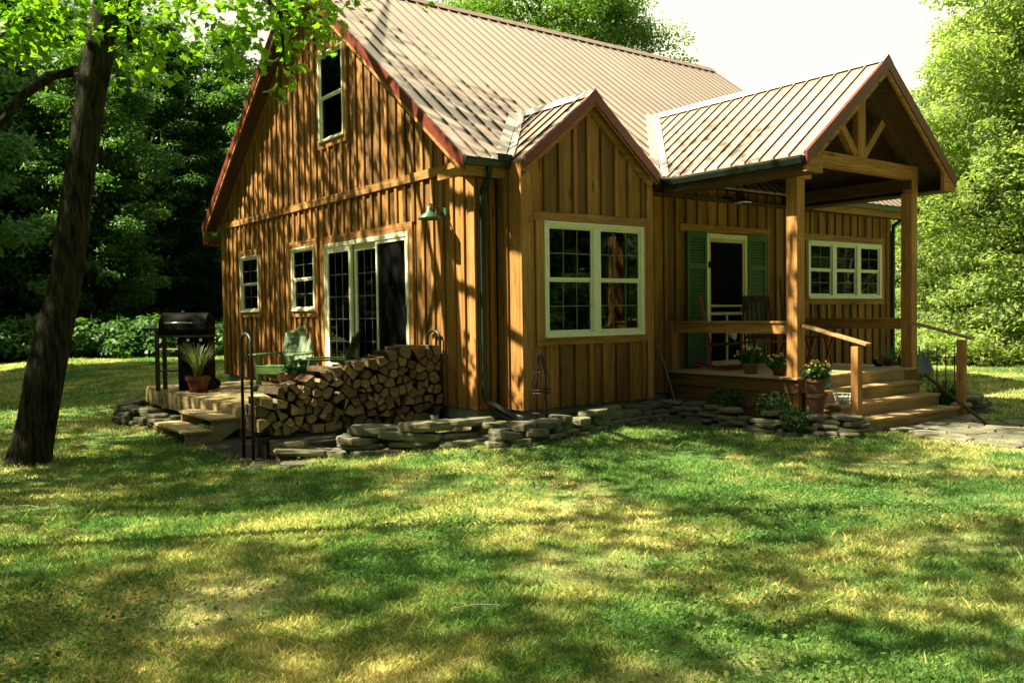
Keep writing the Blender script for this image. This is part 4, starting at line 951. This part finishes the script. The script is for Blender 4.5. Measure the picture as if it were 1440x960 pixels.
# firewood: every split log its own object, ends towards the lawn
rk=thing('firewood_rack','black steel firewood rack with a hooped end at each side, full of split logs','rack',(-1.45,1.1,-.55),world=True)
for xe,za in ((-2.68,.87),(-.07,.85)):
    mb=MB(); g0=gzf(xe,1.1)-.02
    pts=[(xe,.77,g0),(xe,.77,za-.10)]+[(xe,.93-.16*math.cos(t),za-.10+.10*math.sin(t)) for t in (PI*.15,PI*.33,PI*.5,PI*.67,PI*.85)]+[(xe,1.09,za-.10),(xe,1.09,g0)]
    mb.tube(pts,.019,8); mb.build('hoop','iron',rk,smooth=True)
mb=MB(); mb.box(-2.68,-.07,.78,.82,-.40,-.36); mb.box(-2.68,-.07,1.03,1.07,-.40,-.36); mb.build_each('rail','iron',rk)
for xe in (-2.5,-1.45,-.4):
    mb=MB(); mb.box(xe-.02,xe+.02,.77,1.08,-.70,-.401); mb.build('foot','iron',rk)
rl=random.Random(17); pts=[]
def ztop(x): 
    return float(np.interp(x,[-2.75,-2.45,-2.2,-1.95,-1.7,-1.3,-1.0,-.6,-.2],[.20,.10,.17,.30,.36,.50,.50,.60,.60]))
tries=0
while tries<14000 and len(pts)<230:
    tries+=1; x=rl.uniform(-2.60,-.12); z=rl.uniform(-.31,.60)
    if z>ztop(x)-.02: continue
    m=.078+.045*(math.sin(x*7.3+z*11)*.5+.5)
    if all((x-a_)**2+(z-b_)**2>m*m for a_,b_ in pts): pts.append((x,z))
nlog=0
for i,poly in cells(pts,(-2.65,-.08,-.358,.70)):
    cx,cz=pts[i]
    lim=.085
    poly=[(cx+max(-.10,min(.10,x-cx)),cz+max(-lim,min(lim,y-cz))) for x,y in poly]
    if rl.random()<.45 and len(poly)>4:       # wedge: drop corners
        k=rl.randrange(len(poly)); poly=[p for j,p in enumerate(poly) if j not in (k,(k+2)%len(poly))] if len(poly)>5 else [p for j,p in enumerate(poly) if j!=k]
    q=[]
    rnd_=rl.random()<.4
    for j in range(len(poly)):
        a=poly[j]; b=poly[(j+1)%len(poly)]; q.append(a)
        if rnd_: mxx,mzz=(a[0]+b[0])/2,(a[1]+b[1])/2; q.append((cx+(mxx-cx)*1.08,cz+(mzz-cz)*1.08))
    sh=rl.choice((.80,.86,.90,.93)); q=[((x-cx)*sh,(y-cz)*sh) for x,y in q]; n=len(q)
    if n<3: continue
    l=rl.uniform(.36,.44); tilt=rl.uniform(-.03,.03); o_=rl.uniform(-.05,.04)
    mb=MB(); vs=[(x*.93,0,y*.93) for x,y in q]+[(x,.012,y) for x,y in q]+[(x*rl.uniform(.93,1.04),l,y*rl.uniform(.93,1.04)) for x,y in q]
    mb.add(vs,[tuple(range(n))],0); mb.add([],[],0)
    mb.f+=[[k,(k+1)%n,(k+1)%n+n,k+n] for k in range(n)]; mb.m+=[0]*n
    mb.f+=[[n+k,n+(k+1)%n,n+(k+1)%n+n,n+k+n] for k in range(n)]; mb.m+=[(1 if (k%3 or rnd_) else 0) for k in range(n)]
    mb.f+=[[2*n+k for k in range(n)]]; mb.m+=[0]
    o=mb.build('firewood_log',['logend','logbark']); o.location=(cx,.72+o_,cz); o.rotation_euler=(0,rl.uniform(-.12,.12),tilt)
    tag(o,'split firewood log showing its pale end in the stack against the gable wall','log','split logs stacked in the rack'); nlog+=1
for k,(x,z,ry,rz,lab) in enumerate(((-2.42,.17,.05,.5,'split log lying askew on the low left end of the firewood stack'),(-2.2,.20,-.1,-.7,'bark-covered log lying crosswise near the left end of the stack, below the bowl planter'),(-1.70,.38,.2,.9,'pale split log resting at an angle on the middle step of the stack'),(-.45,.60,.0,1.2,'flat split log lying lengthwise on top of the stack by the right hoop'))):
    mb=MB(); q=[(-.07,-.04),(.07,-.05),(.085,.01),(.02,.05),(-.06,.04)]; n=5; vs=[(x_,-.2,y_) for x_,y_ in q]+[(x_,.2,y_*.9) for x_,y_ in q]
    mb.add(vs,[tuple(range(5)),tuple(range(5,10))],0); mb.f+=[[a,(a+1)%5,(a+1)%5+5,a+5] for a in range(5)]; mb.m+=[0,1,1,0,0][:5]
    o=mb.build('firewood_log',['logend','logbark']); o.location=(x,.92,z+.02); o.rotation_euler=(.05,ry,rz); tag(o,lab,'log','split logs stacked in the rack')

# adirondack chair, facing -Y locally
def adirondack():
    t=thing('garden_chair','green slatted garden armchair with a tall fanned back, under the small gable window','chair',(0,0,0))
    for s_ in (-1,1):
        mb=MB(); mb.box(s_*.30-.02,s_*.30+.02,-.36,-.27,0,.53); mb.build('front_leg','chair',t,bevel=.004)
        mb=MB(); mb.prism([(-.36,.36),(-.33,.26),(.48,0),(.56,.0),(.50,.09),(-.20,.36)],'x',s_*.262-.014,s_*.262+.014); mb.build('rear_leg','chair',t,bevel=.003)
        mb=MB(); mb.prism([(s_*.26,-.42),(s_*.40,-.42),(s_*.42,-.2),(s_*.37,.28),(s_*.29,.30)],'z',.53,.553); mb.build('armrest','chair',t,bevel=.004)
    mb=MB()
    for k in range(6):
        y=-.35+k*.088; z=.375-k*.028; mb.beam((-.29,y,z),(.29,y,z),.078,.02,up=(0,-.3,1))
    mb.box(-.30,.30,-.385,-.362,.26,.37); mb.build('seat','chair',t)
    mb=MB()
    for k in range(-3,4):
        xb=k*.066; xt=k*.094; L__=.80-abs(k)*.035; y0=.10; z0=.22; y1=y0+L__*math.sin(R(24)); z1=z0+L__*math.cos(R(24))
        w0,w1=.058,.086; e=.010
        mb.hexa([(xb-w0/2,y0-e,z0),(xb+w0/2,y0-e,z0),(xb+w0/2,y0+e,z0),(xb-w0/2,y0+e,z0),(xt-w1/2,y1-e,z1),(xt+w1/2,y1-e,z1),(xt+w1/2,y1+e,z1),(xt-w1/2,y1+e,z1)])
    mb.box(-.33,.33,.235,.262,.50,.56); mb.box(-.27,.27,.345,.365,.80,.86); mb.build('backrest','chair',t)
    return t
ch=adirondack()
def face(dx,dy): return math.atan2(dy,dx)+PI/2
p=gp(400,543,-.2); ch.scale=(1.15,)*3; ch.location=(-.42,5.15,-.2); ch.rotation_euler=(0,0,face(-.93,-.55))
c2=dup(ch,(-.46,3.35,-.2),face(-.80,.60),1.1,label='green slatted garden armchair in side view before the sliding door, half behind the firewood'); 
for o in (ch,c2): o['group']='green chairs on the side deck'

# grill
gr_=thing('grill','black barbecue grill on a cart with side shelves, at the far end of the deck','grill',(-1.62,6.35,-.2),R(-36.8))
mb=MB(); mb.box(-.26,.27,-.18,.2,.0,.93); mb.build('cart','black',gr_,bevel=.015)
mb=MB(); prof=[(math.cos(a)*.25,1.06+max(-.11,math.sin(a)*.30)) for a in [PI*2*k/18 for k in range(18)]]; mb.prism(prof,'x',-.56,.27); mb.build('lid','black',gr_,bevel=.012)
mb=MB(); mb.box(-.60,.30,-.24,.22,.93,.965); mb.build('firebox_rim','iron',gr_)
mb=MB(); mb.box(-.86,-.27,-.2,.2,1.07,1.10); mb.build('side_shelf','iron',gr_,bevel=.005)
mb=MB(); mb.box(.27,.52,-.15,.15,1.08,1.10); mb.build('side_shelf','iron',gr_,bevel=.005)
mb=MB(); mb.box(-.65,-.59,-.19,-.13,0,1.06); mb.build('leg','iron',gr_); mb=MB(); mb.box(-.65,-.59,.13,.19,0,1.06); mb.build('leg','iron',gr_)
mb=MB(); mb.box(-.6,-.26,-.18,.18,.33,.355); mb.build('lower_shelf','iron',gr_)
for xx in (-.35,-.02,): 
    mb=MB(); mb.tube([(xx,-.24,1.16),(xx,-.30,1.18)],.014,8); mb.build('handle_mount','steel',gr_)
mb=MB(); mb.tube([(-.42,-.30,1.18),(.06,-.30,1.18)],.013,8); mb.build('handle','steel',gr_,smooth=True)
mb=MB(); mb.tube([(-.22,.0,1.34),(-.22,.0,1.40)],.03,10); mb.build('vent_cap','steel',gr_)
for xx in (-.06,.16):
    mb=MB(); mb.tube([(xx,-.18,.88),(xx,-.215,.88)],.028,14); mb.build('knob','steel',gr_)
for yy in (-.12,.14):
    mb=MB(); mb.tube([(.28,yy-.02,.09),(.28,yy+.02,.09)],.09,18); mb.build('wheel','rubber',gr_)
# potted plants ---------------------------------------------------------
def pot(parent,r,h,mat,z=0,rim=True,name='pot'):
    mb=MB(); pr_=[(r*.68,0),(r*.98,h*.78)]+([(r*1.08,h*.78),(r*1.1,h),(r*.98,h),(r*.94,h*.82)] if rim else [(r,h),(r*.93,h),(r*.9,h*.85)])
    mb.lathe(pr_,0,0,24,z0=z); mb.build(name,mat,parent,smooth=False)
    mb=MB(); mb.lathe([(r*.93,h*.84),(r*.9,h*.86)],0,0,16,z0=z); mb.build('soil','soil',parent)
def grassblades(parent,mat,n,h,spread,z0,wd=.008,name='foliage',curl=.5,r0=.06):
    mb=MB()
    for i in range(n):
        a=rl.uniform(0,2*PI); q=rl.uniform(0,r0); hh=h*rl.uniform(.55,1.); sp_=spread*rl.uniform(.25,1.); c,s_=math.cos(a),math.sin(a)
        pts=[]
        for k in range(6):
            t=k/5; rr=q+sp_*t**1.8; z=z0+hh*(t-curl*t**3*.55); pts.append((c*rr,s_*rr,z,wd*(1-t**2*.95)))
        vs=[]
        for (x,y,z,w_) in pts: vs+=[(x-s_*w_,y+c*w_,z),(x+s_*w_,y-c*w_,z)]
        mb.add(vs,[(2*k,2*k+1,2*k+3,2*k+2) for k in range(5)])
    return mb.build(name,mat,parent)
t=thing('potted_plant','dark red glazed pot with a tuft of pale arching grass, beside the grill','potted plant',tuple(gp(279,551,-.2)))
pot(t,.19,.27,'oxblood'); grassblades(t,'straw',150,.90,.50,.22,.009); mb=MB(); mb.lathe([(.15,0),(.17,.02)],0,0,20); mb.build('saucer','oxblood',t)
t=thing('potted_plant','wide red brown bowl planter with low green plants, behind the firewood','potted plant',(-1.13,3.1,-.2))
pot(t,.27,.42,'bowl')
def leafblob(parent,mat,n,c,r,leaf,flat=.6,name='foliage',shape='oval'):
    d=rng.normal(size=(n,3)); d/=np.linalg.norm(d,axis=1,keepdims=True); p=d*(rng.uniform(.2,1,n)**.5*r)[:,None]; p[:,2]*=flat; p+=np.array(c); nn=d+rng.normal(size=(n,3))*.5; nn[:,2]+=.6
    return leaves(name,mat,p,leaf,nn,parent,shape=shape)
leafblob(t,'plant',260,(0,0,.50),.24,.06); grassblades(t,'plant',40,.3,.2,.3,.008,name='leaf_blades')
def marigold(label,loc,r,h,pm,fr,nfl,ph=None):
    t=thing('flower_pot',label,'flower pot',tuple(loc)); pot(t,r,h,pm); leafblob(t,'plant',420,(0,0,h+fr*.4),fr,.05,.55)
    mb=MB()
    for i in range(nfl):
        a=i*2.4; q=fr*rl.uniform(.1,1.15); z=h+fr*.4+fr*.55*math.sqrt(max(0,1-min(1,q/fr)**2))+rl.uniform(-.02,.05); x,y=q*math.cos(a),q*math.sin(a); s_=rl.uniform(.012,.026)
        mb.lathe([(s_*.3,-.015),(s_,0),(s_*.9,.012),(s_*.3,.018)],x,y,8,z0=z)
    mb.build('blossoms','yellow',t); return t
marigold('flower pot of yellow blossoms at the left edge of the porch floor, behind the post',(3.68,-1.45,FZ),.12,.16,'terra',.20,16)
marigold('lower flower pot with yellow marigolds on the porch edge close to the left post',(3.67,-1.93,FZ),.10,.10,'oxblood',.17,16)
pp=ony(1148,560,-2.72)
t=thing('crate','small dark crate under the stacked clay pots, left of the steps','crate',(pp[0],-2.72,gzf(pp[0],-2.72)),.2)
mb=MB()
for k in range(3): mb.box(-.16,.16,-.14,-.12,.02+k*.085,.085+k*.085); mb.box(-.16,.16,.12,.14,.02+k*.085,.085+k*.085); mb.box(-.16,-.14,-.12,.12,.02+k*.085,.085+k*.085); mb.box(.14,.16,-.12,.12,.02+k*.085,.085+k*.085)
mb.box(-.15,.15,-.13,.13,.255,.27); mb.build('slats','darkwood',t)
gz0=gzf(pp[0],-2.72)
t=thing('clay_pot','buff clay pot, the lower of two stacked beside the steps','pot',(pp[0],-2.72,gz0+.271)); pot(t,.125,.24,'terra')
marigold('terracotta pot of yellow marigolds on top of the stacked pots, left of the steps',(pp[0],-2.72,gz0+.51),.135,.19,'terra',.19,22)
# teal jug, tin on the steps
t=thing('watering_jug','small teal glazed jug on the third porch step, behind the left newel','jug',(3.86,-2.50,.009)); mb=MB(); mb.lathe([(.05,0),(.09,.05),(.10,.11),(.06,.18),(.045,.21),(.055,.23)],0,0,20); mb.build('body','teal',t,smooth=True); mb=MB(); mb.tube([(.05,0,.21),(.12,0,.19),(.13,0,.12),(.09,0,.07)],.012,8); mb.build('handle','teal',t,smooth=True)
t=thing('tin_basket','white wire basket of pale oddments on the second porch step','basket',(3.86,-2.77,-.159)); mb=MB()
for k in range(4): mb.tube([(math.cos(a)*(.08+.01*k),math.sin(a)*(.08+.01*k),.01+k*.04) for a in [2*PI*j/16 for j in range(17)]],.005,5)
for j in range(10): a=2*PI*j/10; mb.tube([(math.cos(a)*.08,math.sin(a)*.08,.01),(math.cos(a)*.11,math.sin(a)*.11,.13)],.004,5)
mb.build('wires','white',t); mb=MB(); mb.lathe([(.05,.01),(.075,.05),(.06,.09)],0,0,14); mb.build('contents','cloth',t)
p=gp(1233,515,FZ); t=thing('boots','pair of black boots standing on the porch floor near the top step','boots',tuple(p),.6); t.scale=(.6,.6,.65)
for s_ in (-.06,.06):
    mb=MB(); mb.tube([(s_,.04,.16),(s_,.04,.09),(s_,.02,.055),(s_,-.06,.04),(s_,-.13,.03)],[.045,.045,.05,.045,.03],10); mb.build('boot','black',t,smooth=True)
p=gp(1249,514,FZ); t=thing('planter','small dark planter with low greenery at the front of the porch floor','planter',tuple(p)); pot(t,.10,.08,'oxblood'); leafblob(t,'plant',120,(0,0,.11),.11,.035)
# porch rocking chairs
def rocker(label,mat,seatmat,loc,rz,cushion=None):
    t=thing('rocking_chair',label,'chair',loc,rz)
    for s_ in (-1,1):
        mb=MB(); mb.tube([(s_*.24,-.42+k*.12,.03+.10*((k-3.5)/3.5)**2*.7) for k in range(8)],.018,6); mb.build('rocker',mat,t)
        mb=MB(); mb.tube([(s_*.24,-.24,.04),(s_*.25,-.24,.64)],.018,8); mb.build('front_leg',mat,t)
        mb=MB(); mb.tube([(s_*.22,.22,.04),(s_*.22,.24,.45),(s_*.21,.36,1.10)],.018,8); mb.build('back_post',mat,t)
        mb=MB(); mb.tube([(s_*.25,-.30,.62),(s_*.26,-.24,.655),(s_*.26,.0,.655),(s_*.23,.27,.64)],.022,8); mb.build('armrest',mat,t)
    mb=MB(); mb.hexa([(-.25,-.27,.40),(.25,-.27,.40),(.23,.25,.37),(-.23,.25,.37),(-.25,-.27,.43),(.25,-.27,.43),(.23,.25,.40),(-.23,.25,.40)]); mb.build('seat',seatmat,t,bevel=.008)
    mb=MB()
    for k in range(5): x=-.16+k*.08; mb.beam((x,.245,.44),(x,.345,1.02),.045,.012,up=(0,1,0))
    mb.beam((-.22,.355,1.07),(.22,.355,1.07),.03,.11); mb.beam((-.22,.255,.47),(.22,.255,.47),.03,.05); mb.build('backrest',mat,t)
    mb=MB(); mb.tube([(-.24,-.24,.2),(.24,-.24,.2)],.012,6); mb.build('stretcher',mat,t)
    return t
p=gp(992,515,FZ)
r1=rocker('dark rocking chair with red high back left of the screen door','redpaint','darkwood',(4.02,-.72,FZ),face(.35,-.9)+.3)
r2c=rocker('dark wooden rocking chair with a red seat in front of the screen door','darkwood','redpaint',(4.95,-.72,FZ),face(-.5,-.8))
mb=MB(); mb.lathe([(.02,-.04),(.12,-.035),(.17,0),(.12,.035),(.02,.04)],0,0,18); cu_=mb.build('cushion','cloth',smooth=True); cu_.location=(4.06,-.80,FZ+.60); cu_.rotation_euler=(1.2,0,.4); tag(cu_,'round floral cushion propped on the red-backed rocking chair','cushion')
# red stand at the right rail
t=thing('side_table','small red folding table with crossed legs by the right porch rail','table',(6.22,-.85,FZ),.3)
mb=MB(); mb.box(-.22,.22,-.18,.18,.44,.47); mb.build('tabletop','redpaint',t,bevel=.005)
for s_ in (-1,1):
    for d_ in (-1,1): mb=MB(); mb.beam((-.19*d_,s_*.15,.0),(.19*d_,s_*.15-.012*d_,.44),.03,.03); mb.build('leg','redpaint',t)
# leaning pole, tool on wall
t=thing('walking_pole','thin grey pole leaning on the wall at the left end of the porch','pole',(3.32,-.42,gzf(3.32,-.42))); mb=MB(); mb.tube([(0,0,0),(-.07,.17,.65),(-.15,.37,1.28)],.014,8); mb.build('shaft','greywood',t); mb=MB(); mb.tube([(-.15,.37,1.28),(-.158,.385,1.36)],.02,8); mb.build('grip','rubber',t)
t=thing('broom','broom standing against the wall right of the green shutter','broom',(6.25,-.12,FZ)); mb=MB(); mb.tube([(0,-.03,.25),(0,.05,1.45)],.013,8); mb.build('handle','darkwood',t); mb=MB(); mb.hexa([(-.14,-.06,0),(.14,-.06,0),(.14,.0,0),(-.14,.0,0),(-.04,-.05,.3),(.04,-.05,.3),(.04,-.01,.3),(-.04,-.01,.3)]); mb.build('bristles','redpaint',t)
# snow shovel lying on the steps
A_=Vector(gp(1390,600)); B_=Vector((6.03,-2.72,.10)); t=thing('snow_shovel','snow shovel with blue grey blade leaning on the right side of the porch steps','shovel',tuple(A_),world=True)
mb=MB(); mb.tube([A_+Vector((0,0,.02)),B_],.022,8); mb.build('handle','darkwood',t)
d=(B_-A_).normalized(); sd=d.cross(Vector((0,0,1))).normalized(); mb=MB(); up_=sd.cross(d); tip=B_+Vector((.06,.10,.30)); vs=[]
for k,(f,wd_) in enumerate(((0,.15),(.5,.12),(1,.04))):
    c=B_.lerp(tip,f)
    for j in range(5): q=(j-2)/2; vs.append(tuple(c+sd*q*wd_+up_*(.03*(q*q))))
mb.add(vs,[(k*5+j,k*5+j+1,(k+1)*5+j+1,(k+1)*5+j) for k in (0,1) for j in range(4)]); bl=mb.build('blade','bluegrey',t); md=bl.modifiers.new('thick','SOLIDIFY'); md.thickness=.006
# wire obelisk
t=thing('wire_obelisk','thin black wire obelisk trellis standing below the bay window','trellis',(.51,-.68,gzf(.51,-.68)+.05)); mb=MB()
for k in range(6):
    a=k*PI/3+.3; mb.tube([(math.cos(a)*.12,math.sin(a)*.12,0),(math.cos(a)*.12,math.sin(a)*.12,.42),(math.cos(a)*.10,math.sin(a)*.10,.58),(math.cos(a)*.03,math.sin(a)*.03,.84),(0,0,.93)],.0065,5)
for z,r_ in ((.15,.12),(.40,.12),(.44,.118),(.66,.078)): mb.tube([(math.cos(2*PI*j/16)*r_,math.sin(2*PI*j/16)*r_,z) for j in range(17)],.006,5)
mb.tube([(0,0,.9),(0,0,.99)],.008,6); mb.build('wire_frame','iron',t)
# iron garden edging and ornamental grass right of the steps
t=thing('garden_fence','black iron garden fence of thin upright rods right of the porch steps','fence',(7.2,-2.2,gzf(7.2,-2.2)),R(-30)); 
for z in (.12,.78): mb=MB(); mb.tube([(-.55,0,z),(.65,0,z)],.008,6); mb.build('rail','iron',t)
for k in range(8): mb=MB(); x=-.5+k*.15; mb.tube([(x,0,-.05),(x,0,.92),(x,0,.97)],[.009,.009,.002],6); mb.build('rod','iron',t)
def tuft(label,loc,n,h,sp,mat='plant',wd=.010,name='ornamental_grass'):
    t=thing(name,label,'ornamental grass',tuple(loc)); grassblades(t,mat,n,h,sp,0,wd,curl=.35,r0=.16); return t
tuft('tall clump of ornamental grass right of the porch steps, behind the iron fence',(7.25,-1.75,gzf(7.2,-1.8)),360,1.25,.55,wd=.012)
tuft('lower dark green grass clump at the foot of the right newel',(6.95,-2.55,gzf(7.0,-2.5)),200,.6,.35)
def bush(label,loc,r,h,mat='plant',leaf=.05,n=1500,name='garden_shrub',cat='shrub'):
    t=thing(name,label,cat,tuple(loc)); leafblob(t,mat,n,(0,0,h*.5),r,leaf,h*.5/r)
    mb=MB()
    for k in range(8): a=k*.8; mb.tube([(0,0,-.03),(math.cos(a)*r*.5,math.sin(a)*r*.5,h*.7)],[.01,.004],5,caps=False)
    mb.build('stem','bark',t); return t
bush('green ferny bush against the porch skirt below the marigolds',(3.17,-1.42,gzf(3.1,-1.4)+.06),.28,.50,n=1700,leaf=.032)
bush('feathery green shrub before the left porch post',(3.22,-2.15,gzf(3.2,-2.2)+.06),.28,.46,n=1700,leaf=.03)
bush('low spreading green shrub between the left porch post and the stone wall',(3.05,-2.65,gzf(3,-2.7)+.05),.24,.32,n=1100,leaf=.03)
def hosta(label,loc,r,n=34,mat='hosta'):
    t=thing('hosta',label,'plant',tuple(loc)); mb=MB()
    for i in range(n):
        a=rl.uniform(0,2*PI); q=r*rl.uniform(.35,1.0); h=r*.75*rl.uniform(.5,1); w_=r*.17*rl.uniform(.8,1.2); c,s_=math.cos(a),math.sin(a); vs=[]
        for k in range(6):
            f=k/5; rr=q*(.25+.75*f); z=h*(.25+1.5*f-1.25*f*f); ww=w_*math.sin(PI*min(1,.08+f*.92))**.8*(1 if k<5 else .05)
            vs+=[(c*rr-s_*ww,s_*rr+c*ww,z+ww*.25),(c*rr,s_*rr,z),(c*rr+s_*ww,s_*rr-c*ww,z+ww*.25)]
        mb.add(vs,[(3*k+j,3*k+j+1,3*k+j+4,3*k+j+3) for k in range(5) for j in (0,1)])
    mb.build('leaf_rosette',mat,t); return t
for px,py,r,lab in ((815,594,.20,'small pale hosta under the middle of the bay window'),(842,590,.16,'smallest hosta, between the two larger clumps under the bay'),(875,588,.27,'largest broad-leaved hosta under the right part of the bay window'),(912,586,.22,'hosta at the right corner of the bay'),(945,584,.18,'dark low hosta beside the leaning pole')):
    p=gp(px,py); p.y=min(p.y,-.62); 
    if px>930: p.y=-.5
    hosta(lab,(p.x,p.y,gzf(p.x,p.y)+.05),r)
bush('low leafy plants in the bed left of the porch skirt',(2.95,-.75,gzf(3,-.8)+.05),.24,.26,n=500,leaf=.045)
for k in range(14):
    x=rl.uniform(-6.5,1.5); y=rl.uniform(-6.2,-.8 if k%2 else 1.2)
    if x>-.4 and y>-1.3: y-=1.5
    a=rl.uniform(0,3.1); l=rl.uniform(.10,.28); mb=MB(); q=(math.cos(a)*l,math.sin(a)*l)
    mb.tube([(0,0,.018),(q[0]*.5+.012,q[1]*.5,.03),(q[0],q[1],.022)],[.0045,.004,.0025],5); mb.tube([(q[0]*.5,q[1]*.5,.028),(q[0]*.7-q[1]*.25,q[1]*.7+q[0]*.25,.03)],[.003,.0015],5)
    o=mb.build('fallen_twig','greywood'); o.location=(x,y,gzf(x,y)); tag(o,'thin dry twig lying on the lawn','twig','twigs fallen on the lawn')
# pale bench far back on the left lawn
t=thing('lawn_bench','weathered pale bench far back on the left lawn by the wood','bench',(3.6,26.3,gzf(3.6,26.3)),R(-36)); mb=MB()
for k in range(3): mb.box(-.75,.75,-.3+k*.2,-.12+k*.2,.40,.44)
mb.build('seat','greywood',t)
for s_ in (-.6,.6): mb=MB(); mb.beam((s_,-.25,0),(s_,.2,.40),.07,.05); mb.beam((s_+.06,.25,0),(s_+.06,-.2,.40),.07,.05); mb.build('trestle','greywood',t)
for o in list(bpy.data.objects):
    if '_w' in o: del o['_w']
